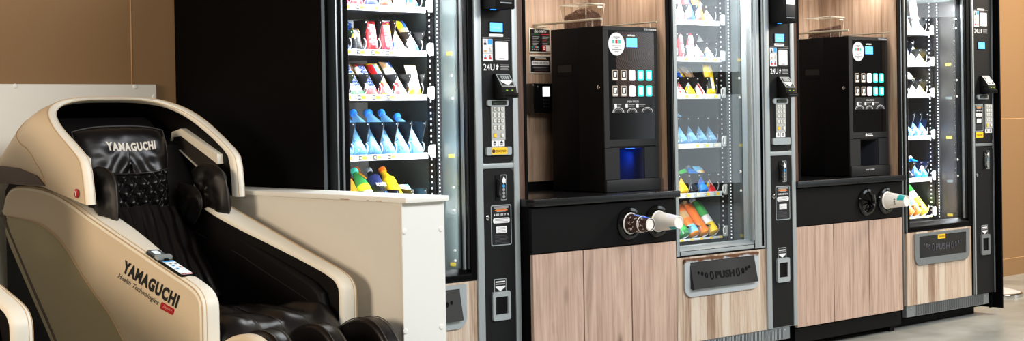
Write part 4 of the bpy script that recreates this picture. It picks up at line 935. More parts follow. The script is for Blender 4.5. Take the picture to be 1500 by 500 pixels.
station(1, 2.668, 3.578, 3.553, .027, .070, 3.195, .050, 3.350)
# paper cups in the dispensers
cupw = mat('paper_white', S(240, 236, 228), .55); cupb = mat('paper_brown', S(52, 30, 26), .5); cupt = mat('paper_teal', S(40, 170, 175), .5); cupblue = mat('paper_blue', S(60, 110, 220), .5)
def cup(cx, cz, look, where, body, r0, r1, L_, decor, yo=0.):
    y0 = -.082 + yo; o0 = V((cx, y0, cz))
    root = empty('paper_cup', o0, f'{look}, {where}', 'paper cup', 'paper cups in the dispensers')
    rad = lambda h: r0 + (r1 - r0) * h / L_
    b = MB(); b.lathe([(r0 * .93, .004)] + [(rad(L_ * k / 12), L_ * k / 12) for k in range(1, 13)] + [(r1 - .003, L_ + .001), (r1 - .004, L_ - .005), (0, L_ - .005)], o0, (0, -1, 0), body, 32, bands=decor.get('bands'), cap=False); bo = obj('cup_body', b, root, smooth=40)
    b = MB(); b.tube([(cx + r0 * math.cos(t), y0 - .006, cz + r0 * math.sin(t)) for t in [k * PI / 16 for k in range(32)]], .0036, cupw, 8, closed=True)
    if decor.get('lip'): rl = rad(L_ * .62) + .001; b.tube([(cx + rl * math.cos(t), y0 - L_ * .62, cz + rl * math.sin(t)) for t in [k * PI / 16 for k in range(32)]], .002, cupw, 6, closed=True)
    obj('rim', b, root)
    b = MB(); b.lathe([(0, L_ - .004), (r1 - .0035, L_ - .004)], o0, (0, -1, 0), cupw, 24, cap=False); b.tube([(cx + (r1 - .001) * math.cos(t), y0 - L_, cz + (r1 - .001) * math.sin(t)) for t in [k * PI / 14 for k in range(28)]], .0016, cupw, 6, closed=True); obj('base', b, root)
    def onc(t, h, e=.0008): r_ = rad(h) + e; return V((cx + r_ * math.cos(t), y0 - h, cz + r_ * math.sin(t)))
    b = MB(); any_ = False
    for (t0, t1, h0, h1, m_) in decor.get('patch', []):
        b.grid(10, 8, lambda u, v: onc(t0 + (t1 - t0) * u, h0 + (h1 - h0) * v), m_); any_ = True
    for _ in range(decor.get('doodles', 0)):
        t = PI * .45 + random.random() * PI * 1.05; h = L_ * (.12 + .75 * random.random()); d1 = random.random() * 6.3
        pts = [onc(t + .22 * math.cos(d1) * s + .06 * math.sin(3 * s), h + .009 * math.sin(d1) * s, .0006) for s in (0, .35, .7, 1)]; b.tube(pts, .0009, cupw, 4); any_ = True
    if decor.get('txt'):
        vs, fs, (x0, y0_, x1, y1) = text_mesh(decor['txt'], .02, 0); sc = .032 / (x1 - x0); k = b.mi(pm('black'))
        A = [b.bm.verts.new(onc(PI + .1 - ((x - (x0 + x1) / 2) * sc) / .036, L_ * .52 + ((y - y0_) * sc * 1.2))) for x, y in vs]
        for f in fs: b.face([A[q] for q in f], k)
        any_ = True
    if any_: obj('printed_pattern', b, bo)
    return root
cup(1.436, .700, 'dark brown paper cup with white doodles', 'left dispenser of the nearer coffee cabinet', cupb, .043, .0275, .122, {'lip': 1, 'doodles': 46, 'patch': [(PI * .42, PI * .62, .035, .118, cupblue)]})
cup(1.610, .699, 'plain white paper cup', 'right dispenser of the nearer coffee cabinet', cupw, .044, .0275, .125, {'patch': [(-PI * .80, -PI * .55, .09, .124, cupt)]})
cup(3.418, .700, 'white paper cup with teal stripe', 'right dispenser of the farther coffee cabinet', cupw, .044, .0275, .122, {'patch': [(PI * .55, PI * .95, .085, .121, cupt)], 'txt': 'кофе'}, .070)
# stanchion standing beyond the end panel
SX, SY = 5.2225, .447
st = empty('stanchion', (SX, SY, 0), 'round chrome stanchion base on the floor beyond the end panel', 'stanchion')
b = MB(); b.lathe([(.0, 0), (.170, 0), (.172, .006), (.170, .022), (.166, .026), (.160, .028)], (SX, SY, 0), (0, 0, 1), chrome, 48); obj('base_rim', b, st)
b = MB(); b.lathe([(.160, .027), (.13, .036), (.07, .050), (.026, .060), (.024, .10)], (SX, SY, 0), (0, 0, 1), mat('bright_steel', S(232, 232, 232), .35, .3), 40); obj('base_cone', b, st)
b = MB(); b.lathe([(.020, .06), (.020, .92), (.027, .925), (.027, .97), (.015, .985), (.0, .988)], (SX, SY, 0), (0, 0, 1), chrome, 20); obj('post', b, st)
# ------------------------------------------------------------------ white partition and backing board
panw = mat('white_melamine', S(226, 224, 216), .5, vary=.02, vscale=30); panc = mat('white_edging', S(232, 232, 226), .45)
lp = empty('low_partition', (-.234, 0, 0), 'low white melamine partition with ledge beside the massage chair', 'partition'); lp['kind'] = 'thing'
b = MB(); b.box(-.314, -.156, -.800, .95, 0, .897, panw, .001, 1); b.box(-.322, -.152, -.806, -.800, 0, .897, panc, .001, 1); obj('panel', b, lp)
b = MB(); b.box(-.321, -.148, -.826, .952, .897, .914, panc, .002, 2); obj('ledge', b, lp)
for x_, z_ in ((-.168, .807), (-.172, .494), (-.3135, .808), (-.3165, .495)):
    obj('screw_cap', MB().lathe([(.0095, 0), (.0095, .001), (.007, .003), (0, .0035)], (x_, -.806, z_), (0, -1, 0), white, 14), lp)
b = MB(); rs_ = mat('edge_chip', S(150, 96, 60), .8)
for y_, l_ in ((-.70, .03), (-.52, .05), (-.63, .012)): b.box(-.3216, -.321, y_, y_ + l_, .899, .901, rs_)
obj('chipped_edge', b, lp)
bd = empty('backing_board', (-.8, .96, 0), 'tall white board fixed to the wall behind the massage chair', 'board')
b = MB(); b.box(-2.9, -.232, .955, .973, 0, 1.320, panw, .001, 1); obj('panel', b, bd)
for x_, z_ in ((-.82, 1.312), (-.326, 1.310), (-.242, 1.270), (-1.32, 1.312)):
    obj('screw_cap', MB().lathe([(.0095, 0), (.0095, .001), (.007, .003), (0, .0035)], (x_, .955, z_), (0, -1, 0), white, 14), bd)

# ------------------------------------------------------------------ massage chair
beige = mat('beige_leather', S(214, 197, 170), .48, spec=.35, bump=.12, bscale=700)
cream = mat('cream_leather', S(236, 230, 214), .42, spec=.4, bump=.12, bscale=700)
olive = mat('taupe_leather', S(178, 166, 132), .5, spec=.35, bump=.12, bscale=700)
brown = mat('brown_leather', S(84, 66, 54), .5, spec=.35)
seamm = mat('seam_piping', S(190, 160, 122), .5)
stitch = mat('stitch_thread', S(206, 172, 120), .6)
lea = mat('black_leather', S(15, 11, 11), .30, spec=.5, bump=.25, bscale=420)
leam = mat('black_leather_matt', S(9, 6, 6), .6, spec=.2, bump=.2, bscale=420)
pipb = mat('dark_piping', S(38, 34, 33), .45)
CX = -.65
ch = empty('massage_chair', (CX, .1, 0), 'cream and black leather massage chair with hood, standing beside white partition', 'massage chair', 'cream massage chairs along the back wall')
def spl(pts, n=6):
    """Catmull-Rom through points (any dimension)"""
    P = [V(p) if len(p) == 3 else V((p[0], p[1], 0)) for p in pts]; out = []
    for i in range(len(P) - 1):
        p0 = P[max(0, i - 1)]; p1 = P[i]; p2 = P[i + 1]; p3 = P[min(len(P) - 1, i + 2)]
        for k in range(n):
            t = k / n; out.append(.5 * ((2 * p1) + (p2 - p0) * t + (2 * p0 - 5 * p1 + 4 * p2 - p3) * t * t + (3 * p1 - p0 - 3 * p2 + p3) * t ** 3))
    out.append(P[-1])
    return out if len(pts[0]) == 3 else [(q.x, q.y) for q in out]
# arm profile: (y, z) of the top edge from the rear to the front foot, band width
TOPR = [(.835, .850, .06), (.80, .905, .06), (.745, .934, .06), (.661, .943, .065), (.543, .941, .07), (.429, .931, .075), (.319, .911, .085), (.233, .890, .095), (.161, .868, .10), (.06, .840, .103), (-.067, .806, .098), (-.226, .764, .082), (-.36, .728, .070), (-.45, .705, .065), (-.521, .687, .064), (-.570, .672, .064), (-.600, .659, .064), (-.620, .640, .064), (-.630, .615, .064), (-.631, .55, .064), (-.630, .45, .064), (-.626, .30, .064), (-.62, .14, .064)]
T3 = spl(TOPR, 3)
REAR = [(.835, .85), (.73, .75), (.60, .62), (.42, .46), (.25, .30), (.10, .14)]
def arm(side):
    xo = CX + side * .28; s = -side      # s points inward
    b = MB(); n = len(T3); R_ = .014
    def base(t):
        if t < .35: a = t / .35; p = spl(REAR, 1); k = min(4, int(a * 5)); f = a * 5 - k; return (REAR[k][0] + (REAR[min(5, k + 1)][0] - REAR[k][0]) * f, REAR[k][1] + (REAR[min(5, k + 1)][1] - REAR[k][1]) * f)
        f = (t - .35) / .65; return (.10 - .70 * f, .14)
    rows = []
    for j in range(n):
        p = T3[j]; a = T3[max(0, j - 1)]; c = T3[min(n - 1, j + 1)]
        tg = V((c.x - a.x, c.y - a.y)); tg = tg.normalized(); nr = V((-tg.y, tg.x))   # inward normal (below the line)
        if nr.y > 0 and abs(tg.x) > .3: nr = -nr
        if abs(tg.x) <= .3: nr = V((1, 0)) if j > n / 2 else V((-.7, -.7))
        w = p.z; yb, zb = base(j / (n - 1))
        row = [(xo, yb, zb)]
        if True:
            for k in range(5):
                a_ = k / 4 * PI / 2; d = R_ * (1 - math.sin(a_)); h = R_ * (1 - math.cos(a_))
                row.append((xo + s * h, p.x + nr.x * d, p.y + nr.y * d))
            crown = .004
            row.append((xo + s * w * .5, p.x - nr.x * crown, p.y - nr.y * crown))
            for k in range(5):
                a_ = k / 4 * PI / 2; d = R_ * (1 - math.cos(a_)); h = R_ * (1 - math.sin(a_))
                row.append((xo + s * (w - h), p.x + nr.x * d, p.y + nr.y * d))
            row.append((xo + s * w, yb, zb))
        rows.append([b.bm.verts.new(q) for q in row])
    ib, ic, il = b.mi(beige), b.mi(cream), b.mi(leam)
    for j in range(n - 1):
        for k in range(len(rows[0]) - 1):
            b.face([rows[j][k], rows[j + 1][k], rows[j + 1][k + 1], rows[j][k + 1]], ib if k < 1 else (il if k > 10 else ic))
    b.face(rows[0], ib); b.face(rows[-1][::-1], ic)
    for j in range(n - 1): b.face([rows[j][0], rows[j][-1], rows[j + 1][-1], rows[j + 1][0]], ib)
    o = obj('arm', b, ch, smooth=50)
    # seams along both edges of the top band
    b = MB()
    for off, r_, m_ in ((.0, .0022, seamm), (.012, .0009, stitch)):
        pts = []
        for j in range(2, n):
            p = T3[j]; a = T3[max(0, j - 1)]; c = T3[min(n - 1, j + 1)]; tg = V((c.x - a.x, c.y - a.y)).normalized(); nr = V((-tg.y, tg.x))
            if nr.y > 0 and abs(tg.x) > .3: nr = -nr
            if abs(tg.x) <= .3: nr = V((1, 0))
            pts.append((xo + s * (.004 + off), p.x + nr.x * (.004 if off == 0 else -.0012), p.y + nr.y * (.004 if off == 0 else -.0012)))
        b.tube(pts, r_, m_, 6)
    obj('seam', b, o)
    # rear lower inset panel + brown rear stripe
    SE = spl([(.85, .833), (.73, .830), (.55, .820), (.46, .806), (.36, .776), (.27, .730), (.16, .655), (.07, .600), (-.03, .545), (-.13, .465), (-.25, .36), (-.40, .20), (-.44, .15)], 3)
    SE = [(y_, z_) for y_, z_ in SE if y_ < .80]
    x_a, x_b = xo - s * .0035, xo + s * .002
    b = MB(); poly_ = SE + [(.16, .15), (.28, .27), (.45, .435), (.63, .60), (.755, .715), (.80, .77)]
    b.prism(poly_, 'x', min(x_a, x_b), max(x_a, x_b), olive, .0015, 1); pn = obj('inset_panel', b, o)
    b = MB(); b.tube([(xo - s * .004, y_, z_) for y_, z_ in SE], .0024, seamm, 6); obj('seam', b, pn)
    b = MB(); b.prism([(.84, .833), (.80, .833), (.755, .775), (.63, .655), (.45, .49), (.28, .325), (.16, .21), (.09, .15), (.04, .15), (.10, .14), (.25, .28), (.42, .44), (.60, .605), (.73, .735), (.835, .83)], 'x', min(x_a, x_b) - .001, max(x_a, x_b) + .001, brown); obj('rear_stripe', b, o)
    # black inner pad
    b = MB(); xi = xo + s * .064
    prof = [(.60, .30), (.60, .80), (.30, .84), (.10, .800), (-.07, .765), (-.24, .715), (-.38, .675), (-.50, .640), (-.555, .61), (-.575, .56), (-.575, .30)]
    b.prism(prof, 'x', min(xi, xi + s * .035), max(xi, xi + s * .035), leam, .014, 3); ip = obj('inner_pad', b, ch)
    b = MB(); q_ = [(y_ + .02, z_ - .055) for y_, z_ in prof[2:9]]; b.tube([(xi + s * .0345, y_, z_) for y_, z_ in spl(q_, 4)], .0022, pipb, 5); obj('seam', b, ip)
    return o
arm_near = arm(-1); arm_far = arm(1)
XN = CX - .28
# lettering on the near arm
def P_near(px, x=XN):
    a, c = px; d = fw + rt * ((a - 750) / F) + up * ((CY - c) / F); o_ = V((-3.08313, -4.48888, 1.15090)); return o_ + d * ((x - o_.x) / d.x)
def quad_text(b, txt, bl, br, tl, m, bold, e=.0012, shear=0.):
    """lettering set by its lower-left, lower-right and upper-left corners in the plane of the arm"""
    o0, u, v = bl, br - bl, tl - bl; vs, fs, (x0, y0, x1, y1) = text_mesh(txt, bold, shear); i = b.mi(m)
    n_ = u.cross(v).normalized()
    A = [b.bm.verts.new(o0 + u * ((x - x0) / (x1 - x0)) + v * ((y - y0) / (y1 - y0)) + n_ * e) for x, y in vs]
    for f in fs: b.face([A[q] for q in f], i)
inkm = mat('black_print', S(14, 13, 13), .5); redl = mat('red_badge', S(176, 22, 26), .4)
b = MB()
BL, BR, TL = P_near((178.6, 398.6)), P_near((258.6, 452.4)), P_near((183.6, 380.6))
quad_text(b, 'YAMAGUCHI', BL, BR, TL, inkm, .055)
quad_text(b, 'Health Technologies', P_near((172.2, 408.8)), P_near((231.4, 450.0)), P_near((174.6, 400.0)), inkm, .004, shear=.3)
obj('lettering', b, arm_near, smooth=0)
b = MB(); q4 = [P_near(t_) for t_ in ((237.2, 442.6), (256.2, 453.2), (253.8, 462.4), (234.6, 452.0))]
cen = sum(q4, V()) / 4; lp_ = []
for k in range(4):
    p0, p1, p2 = q4[k - 1], q4[k], q4[(k + 1) % 4]
    for t_ in (0, .5, 1): lp_.append(p1 + (p0 - p1).normalized() * .006 * (1 - t_) ** 2 + (p2 - p1).normalized() * .006 * t_ ** 2)
n_ = V((-1, 0, 0)); i_ = b.mi(redl); A = [b.bm.verts.new(p + n_ * .002) for p in lp_]; B0 = [b.bm.verts.new(p + n_ * .0002) for p in lp_]; b.face(A, i_)
for k in range(len(A)): b.face([A[k], A[(k + 1) % len(A)], B0[(k + 1) % len(A)], B0[k]], i_)
quad_text(b, 'Japan', P_near((238.4, 450.6)) + n_ * .0015, P_near((252.2, 458.4)) + n_ * .0015, P_near((239.8, 445.4)) + n_ * .0015, mat('badge_print', S(232, 160, 150), .5), .0, shear=.3)
obj('red_badge', b, arm_near, smooth=0)
# remote control lying in the top of the near arm
b = MB(); ya, za, yb_, zb_ = -.262, .754, -.520, .687
d_ = V((0, yb_ - ya, zb_ - za)); L_ = d_.length; d_.normalize(); nn_ = V((1, 0, 0)).cross(d_); nn_ = nn_ if nn_.z > 0 else -nn_
x0r, wr = XN + .009, .048; o_ = V((x0r, ya, za + .001))
def RM(a, l, e): return o_ + V((1, 0, 0)) * a + d_ * l + nn_ * e
def slab(b, a0, a1, l0, l1, e0, e1, r_, m_):
    lp2 = rr(a0, a1, l0, l1, r_, 4); i = b.mi(m_); A = [b.bm.verts.new(RM(a, l, e1)) for a, l in lp2]; C_ = [b.bm.verts.new(RM(a, l, e0)) for a, l in lp2]
    b.face(A, i); b.face(C_[::-1], i)
    for k in range(len(A)): b.face([A[k], A[(k + 1) % len(A)], C_[(k + 1) % len(A)], C_[k]], i)
slab(b, 0, wr, .0, L_ * .92, -.004, .005, .012, blackg); rm = obj('remote_control', b, arm_near)
scw = mat('remote_screen', S(225, 234, 238), .2, emit=.35, ecol=S(225, 236, 240))
b = MB(); slab(b, .005, wr - .005, L_ * .40, L_ * .88, .005, .0058, .006, scw); slab(b, .005, wr - .005, L_ * .40, L_ * .44, .0058, .0062, .001, cyanp); slab(b, .005, wr - .005, L_ * .855, L_ * .88, .0058, .0064, .003, redp)
for a, l, m_ in ((.018, .56, cyanp), (.034, .62, redp), (.018, .66, cyanp), (.034, .50, greyp), (.018, .49, greyp)): slab(b, a - .004, a + .004, L_ * l, L_ * l + .010, .0058, .0066, .0035, m_)
obj('screen', b, rm)
b = MB(); slab(b, .003, wr - .003, L_ * .02, L_ * .24, .005, .009, .008, mat('remote_grey', S(86, 94, 100), .2)); slab(b, .012, wr - .014, L_ * .06, L_ * .17, .009, .0095, .004, scw); slab(b, -.002, wr + .002, L_ * .25, L_ * .34, .004, .014, .004, silver); slab(b, .018, wr - .018, L_ * .35, L_ * .40, .005, .010, .002, blackm); obj('holder', b, rm)

# hood
HW = .305; ZB = .90; ZT = 1.256
RIM = [(.895, .075), (.93, .078), (1.0, .09), (1.035, .105), (1.055, .135), (1.085, .20), (1.12, .275), (1.15, .335), (1.18, .392), (1.205, .437), (1.23, .475), (1.245, .492), (1.256, .50)]
def yrim(z):
    for (a, y0_), (c, y1_) in zip(RIM, RIM[1:]):
        if z <= c: return y0_ + (y1_ - y0_) * max(0, (z - a)) / (c - a)
    return RIM[-1][1]
def hsec(v, off=0.):
    """v in 0..1 from near foot over the crown to the far foot -> (x, z)"""
    w = HW - off; zt = ZT - off * .42
    zs = 1.09; st_ = .26
    if v < st_: return (CX - w * (1 - .015 * (1 - v / st_)), .895 + (zs - .895) * v / st_)
    if v > 1 - st_: return (CX + w * (1 - .015 * (1 - (1 - v) / st_)), .895 + (zs - .895) * (1 - v) / st_)
    t = (v - st_) / (1 - 2 * st_) * PI; e = 2 / 2.9
    c = math.cos(t); s_ = math.sin(t)
    return (CX - w * math.copysign(abs(c) ** e, c), zs + (zt - zs) * abs(s_) ** e)
def hy(y):  # how the crown falls away to the rear
    K = [(.0, 1.), (.50, 1.), (.56, .955), (.62, .87), (.69, .75), (.76, .60), (.83, .44), (.93, .22)]
    for (a, c), (a1, c1) in zip(K, K[1:]):
        if y <= a1: return c + (c1 - c) * (y - a) / (a1 - a)
    return .2
def hood_pt(v, t, off=0., yo=0.):
    x_, z0 = hsec(v, off); z0r = hsec(v, 0)[1]; y0_ = yrim(z0r) + yo; y_ = y0_ + (.93 - y0_) * t
    zl = .895 + .055 * min(1, max(0, (y_ - .09) / .35)); q = (z0 - .895) / (ZT - .895)
    top_ = .895 + (z0 - .895) * 1.0; zz = zl + (top_ - .895) * hy(y_) * (1 - (zl - .895) / .4)
    k = 1 - .10 * max(0, (y_ - .55) / .38) ** 1.5
    return (CX + (x_ - CX) * k, y_, max(zz, zl))
NV = 96
b = MB(); ib, ic = b.mi(beige), b.mi(cream)
ts = [0, .012, .05, .12, .2, .3, .4, .5, .6, .7, .8, .9, 1.]
G = [[b.bm.verts.new(hood_pt(k / NV, t) if j else hood_pt(k / NV, t, .012, -.004)) for j, t in enumerate(ts)] for k in range(NV + 1)]
for k in range(NV):
    for j in range(len(ts) - 1):
        v_ = (k + .5) / NV
        b.face([G[k][j], G[k][j + 1], G[k + 1][j + 1], G[k + 1][j]], ic if (j < 1) else ib)
b.face([G[k][-1] for k in range(NV + 1)], ib)
# front rim band and its inner edge
R1 = [[b.bm.verts.new(hood_pt(k / NV, 0, o2, y2)) for o2, y2 in ((.012, -.004), (.022, -.003), (.033, .003), (.038, .014), (.040, .03))] for k in range(NV + 1)]
for k in range(NV):
    for j in range(4): b.face([R1[k][j], R1[k][j + 1], R1[k + 1][j + 1], R1[k + 1][j]], ic)
for k in (0, NV):
    pass
bmesh.ops.remove_doubles(b.bm, verts=b.bm.verts[:], dist=.0004)
# feet of the side walls
for k, vs_ in ((0, 0.), (NV, 1.)):
    O = [hood_pt(vs_, t) for t in ts[1:]]; I = [hood_pt(vs_, t, .040, .03) for t in ts[1:]]
    for j in range(len(O) - 1): b.poly([O[j], O[j + 1], I[j + 1], I[j]], beige)
    b.poly([hood_pt(vs_, 0, .012, -.004), O[0], I[0], hood_pt(vs_, 0, .033, .003)], cream)
hood = obj('hood', b, ch, smooth=60)
b = MB()
tl = [0, .1, .2, .35, .5, .65, .8, .93]
b.grid(NV, len(tl) - 1, lambda u, v: hood_pt(u, tl[min(len(tl) - 1, int(round(v * (len(tl) - 1))))], .041, .029), leam)
obj('hood_lining', b, hood)
b = MB()
for rng in ((0, .5), (.5, 1)): pass
b.tube([hood_pt(k / NV, .016, -.0006) for k in range(NV + 1)], .0022, seamm, 6)
b.tube([hood_pt(k / NV, 0, .029, .0005) for k in range(NV + 1)], .0011, stitch, 5)
for sd in (0, 1):
    pts = [hood_pt(sd + (1 - 2 * sd) * v_, t_, -.0008) for v_, t_ in ((.02, .375), (.05, .39), (.09, .42), (.13, .46), (.17, .49), (.21, .52), (.25, .545), (.29, .53), (.32, .47), (.345, .36))]; b.tube(spl(pts, 4), .002, seamm, 5)
obj('seam', b, hood)
for s_ in (-1, 1):
    b = MB(); xo_ = CX + s_ * HW; P_ = [(.86, 1.0), (.79, 1.015), (.61, 1.008), (.46, .985), (.395, .951), (.55, .952), (.70, .952), (.86, .952)]
    b.prism(P_, 'x', xo_ - .003 if s_ < 0 else xo_ - .035, xo_ + .035 if s_ < 0 else xo_ + .003, brown)
    obj('side_stripe', b, hood)
b = MB(); o2 = V((CX - HW - .0005, 0, 0)); lp3 = P_near((112.3, 283.6), CX - HW - .001)
b.lathe([(0, 0), (.0155, 0), (.0155, .0022), (.014, .003), (0, .003)], lp3, (-1, 0, 0), redl, 24)
for a0, a1 in (((0, .0), (0, -.009)), ((0, 0), (.006, .008)), ((0, 0), (-.006, .008))): b.tube([lp3 + V((-.0034, a0[0], a0[1])), lp3 + V((-.0034, a1[0], a1[1]))], .0014, whitep, 5)
obj('round_badge', b, hood)
# speakers inside the hood
for s_ in (-1, 1):
    b = MB(); xi = CX + s_ * .240; x2 = CX + s_ * .268
    lo2, hi2 = min(xi, x2), max(xi, x2)
    outer_ = [(.50, 1.128), (.43, 1.140), (.17, 1.046), (.165, 1.012), (.29, .985), (.515, 1.09)]; inner_ = [(.492, 1.108), (.43, 1.112), (.185, 1.018), (.172, 1.010), (.289, .989), (.511, 1.090)]
    b.ring(outer_, inner_, 'x', lo2, hi2, cream); sp_ = obj('speaker', b, hood)
    b = MB(); b.prism(inner_, 'x', min(xi + s_ * .006, x2), max(xi + s_ * .006, x2), mat('speaker_mesh', S(46, 40, 34), .6, bump=.8, bscale=900)); obj('grille', b, sp_)

# upholstered body of the seat
b = MB()
prof = [(.88, .15), (-.55, .15), (-.575, .30), (-.58, .46), (-.55, .485), (-.30, .475), (-.05, .485), (.10, .54), (.20, .63), (.30, .78), (.40, .98), (.50, 1.14), (.58, 1.185), (.70, 1.10), (.88, .90)]
b.prism(prof, 'x', CX - .19, CX + .19, leam, .02, 3); b.prism([(.24, .45), (.29, .72), (.36, .92), (.46, 1.08), (.60, 1.12), (.86, .92), (.86, .45)], 'x', CX - .255, CX + .255, leam); obj('seat_shell', b, ch)
b = MB(); b.box(CX - .27, CX + .27, -.45, .80, .02, .16, brown, .02, 2)
for s_ in (-1, 1):
    for y_ in (-.36, .55): b.lathe([(.03, 0), (.03, .022)], (CX + s_ * .2, y_, 0), (0, 0, 1), blackm, 14)
obj('base', b, ch)
def nz(p, s_, a): return noise.noise(V(p) * s_) * a
# seat cushion: quilted front flap
def seat_pt(u, v):
    x_ = CX - .21 + .43 * u; y_ = -.665 + .63 * v
    z_ = .508 + .030 * math.sin(PI * u) ** .5 + .02 * math.sin(min(1, v * 1.2) * PI) - .055 * max(0, (.14 - v) / .14) ** 2
    rib = abs(math.sin((u - .5) * 5 * PI + (v - .3) * 2.)) if .25 < u < .75 else 0.
    z_ += .011 * rib * min(1, v * 6) + nz((u * 3, v * 4, 1), 1.6, .016) + nz((u * 8, v * 5, 3), 1., .008)
    z_ += .04 * math.exp(-((u - .88) / .12) ** 2 - ((v - .22) / .2) ** 2) + .035 * math.exp(-((u - .1) / .12) ** 2 - ((v - .15) / .25) ** 2)
    return (x_, y_, z_)
b = MB(); b.grid(60, 44, seat_pt, lea); b.grid(60, 4, lambda u, v: (seat_pt(u, 0)[0], seat_pt(u, 0)[1] + .02 * v, seat_pt(u, 0)[2] - .09 * v), lea)
sc_ = obj('seat_cushion', b, ch, smooth=80)
b = MB(); b.tube([V(seat_pt(u / 40, .0)) + V((0, -.002, .0)) for u in range(41)], .003, pipb, 6)
for u0 in (.3, .5, .7): b.tube([V(seat_pt(u0, v / 20)) + V((0, 0, .001)) for v in range(1, 12)], .0018, pipb, 5)
obj('seam', b, sc_)
# reclined back pad, vertical gathers
def back_pt(u, v):
    h = .02 + .05 * math.sin(PI * u) ** .6
    x_ = CX - .185 + .37 * u; y_ = .06 + .28 * v; z_ = .53 + .29 * v
    g = .012 * abs(math.sin(u * 9 * PI + 1.2 * math.sin(v * 5))) + nz((u * 4, v * 3, 5), 1.5, .012)
    return (x_, y_ - (h + g) * .74, z_ + (h + g) * .66)
b = MB(); b.grid(64, 30, back_pt, lea); obj('back_pad', b, ch, smooth=80)
# headrest pillow with quilted lower half
HB, HT = .835, 1.152
def head_pt(u, v, back=False):
    z_ = HB + (HT - HB) * v; wl = .150 + .026 * min(1, v * 1.3); ctr = CX - .006
    e = (max(0, 1 - abs(2 * u - 1) ** 5)) ** .6 * (max(0, 1 - abs(2 * v - 1) ** 8)) ** .5
    y_ = .392 + .10 * (v - .4)
    x_ = ctr + (2 * u - 1) * wl
    z_ -= .018 * abs(2 * u - 1) ** 3 * max(0, v - .8) * 5
    if back: return (x_, y_ + .05 * e, z_)
    d = .055 * e
    vs_ = .50 - .05 * (1 - (2 * u - 1) ** 2)
    if v < vs_:
        a_ = (u * 6.6 + (vs_ - v) * 4.9); c_ = (u * 6.6 - (vs_ - v) * 4.9)
        q = min(abs(math.sin(a_ * PI / 1)), abs(math.sin(c_ * PI / 1))) if True else 0
        d += .026 * q ** .6 * e - .008
        d += nz((u * 9, v * 9, 2), 1.2, .004)
    else:
        f = v - vs_; d += .006 * math.sin(min(1, f * 4) * PI / 2); fold = math.exp(-(f / .22) ** 2)
        d += fold * (.008 * math.sin((u - .5) * 34 + f * 20 * (1 if u > .5 else -1)) * math.exp(-((u - .5) / .3) ** 2)) + nz((u * 4, v * 5, 7), 1.5, .006)
        if v > .84: d -= .010 * math.exp(-((v - .88) / .02) ** 2) * 0
    if abs(v - vs_) < .012: d -= .006
    return (x_, y_ - d, z_)
b = MB(); b.grid(96, 90, head_pt, lea); b.grid(24, 24, lambda u, v: head_pt(u, v, True), lea); hr = obj('headrest', b, ch, smooth=80)
b = MB()
edge = [head_pt(0, v / 20) for v in range(21)] + [head_pt(u / 20, 1) for u in range(1, 20)] + [head_pt(1, 1 - v / 20) for v in range(21)]
b.tube([V(p) + V((0, -.004, 0)) for p in edge], .0035, pipb, 6)
b.tube([V(head_pt(u / 30, .50 - .05 * (1 - (2 * u / 30 - 1) ** 2) + .014)) + V((0, -.002, 0)) for u in range(1, 30)], .003, pipb, 6)
obj('piping', b, hr)
b = MB(); vs, fs, (x0, y0, x1, y1) = text_mesh('YAMAGUCHI', .05, 0); i = b.mi(mat('cream_print', S(225, 215, 200), .5))
def ht(x, y):
    u = .27 + .545 * (x - x0) / (x1 - x0); v = .735 + .100 * (y - y0) / (y1 - y0) - .055 * (1 - (2 * (x - x0) / (x1 - x0) - 1) ** 2) * .35
    p = V(head_pt(u, v)); return p + V((0, -.0018, 0))
A = [b.bm.verts.new(ht(x, y)) for x, y in vs]
for f in fs: b.face([A[q] for q in f], i)
obj('lettering', b, hr, smooth=0)
lea2 = mat('soft_black_leather', S(12, 9, 9), .46, spec=.35, bump=.25, bscale=420)
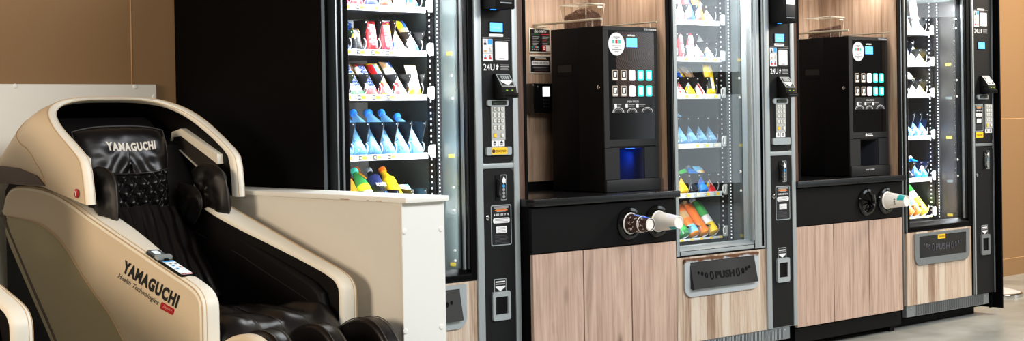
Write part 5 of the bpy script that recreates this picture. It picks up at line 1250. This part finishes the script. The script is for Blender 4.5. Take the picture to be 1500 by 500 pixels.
# shoulder airbag cushions: folded leather leaves standing along both inner sides
def leaf(x_, s_, outline, th, lean, seed, m_):
    b = MB(); C_ = spl(outline + [outline[0]], 5); c = V((sum(p[0] for p in C_) / len(C_), sum(p[1] for p in C_) / len(C_)))
    n_ = len(C_) - 1
    def f(u, v, sg):
        e = V(C_[int(round(u * n_)) % n_]); p = c + (e - c) * v
        t = th * math.sqrt(max(0, 1 - v * v)) * (1 + .45 * noise.noise(V((p.x * 26 + seed, p.y * 26, seed)))) + .010 * noise.noise(V((p.x * 60, p.y * 40 + seed, 2.))) * (1 - v)
        t += .016 * max(0, math.sin((p.x * .8 + p.y * .6 + .01 * noise.noise(V((p.x * 30, p.y * 30, 1.)))) * 75 + seed)) ** 3 * (1 - v)
        xx = x_ - s_ * (lean * (p.y - c.y) / .1 + .0)
        return V((xx - s_ * sg * t, p.x, p.y))
    for sg in (1, -1): b.grid(n_, 12, lambda u, v: f(u, .02 + .98 * v, sg), m_, wu=True)
    b.tube([f(k / n_, 1., 1) for k in range(n_)], .0028, pipb, 6, closed=True)
    return b
for s_ in (-1, 1):
    obj('shoulder_cushion', leaf(CX + s_ * .208, s_, [(.289, .987), (.189, 1.015), (.08, .990), (.046, .907), (.059, .823), (.197, .815), (.235, .914)], .030, .004, 1.7 + s_, lea2), ch, smooth=80)
    obj('arm_cushion', leaf(CX + s_ * .165, s_, [(.322, .943), (.19, .925), (.150, .869), (.198, .804), (.257, .812), (.300, .865)], .022, -.006, 4.2 + s_, lea2), ch, smooth=80)
# footrest
FR = spl([(-.52, .30), (-.535, .42), (-.555, .485), (-.61, .528), (-.68, .552), (-.745, .555), (-.795, .538), (-.838, .500), (-.868, .455), (-.885, .40), (-.89, .30), (-.88, .14)], 4)
ft = MB(); ft.box(CX - .25, CX + .25, -.62, -.53, .14, .46, leam, .02); ft.box(CX - .25, CX + .25, -.86, -.53, .06, .15, leam, .02); fr_ = obj('footrest', ft, ch)
FR = [(y_ - .028, z_ - .013) for y_, z_ in FR]
for (x0_, x1_) in ((-.808, -.745), (-.627, -.566), (-.444, -.380)):
    b = MB(); b.prism(FR + [(-.52, .14)], 'x', x0_, x1_, lea, .016, 4); rb = obj('calf_pad', b, fr_, smooth=50)
    b = MB()
    for xx in (x0_ + .010, x1_ - .010): b.tube([(xx, y_ * 1.0 - .0015, z_ + .0015) for y_, z_ in FR], .0016, pipb, 5)
    obj('piping', b, rb)
b = MB(); b.prism([(y_ + .004, z_ - .006) for y_, z_ in FR] + [(-.52, .14)], 'x', -.868, -.810, beige, .018, 4); obj('side_cover', b, fr_, smooth=50)
# the next chair along, only its arm in view
c2 = copy_tree(ch); c2.location = (CX - 1.075, .085, 0)
c2['label'] = 'second cream massage chair, only one arm in view beside the first chair'
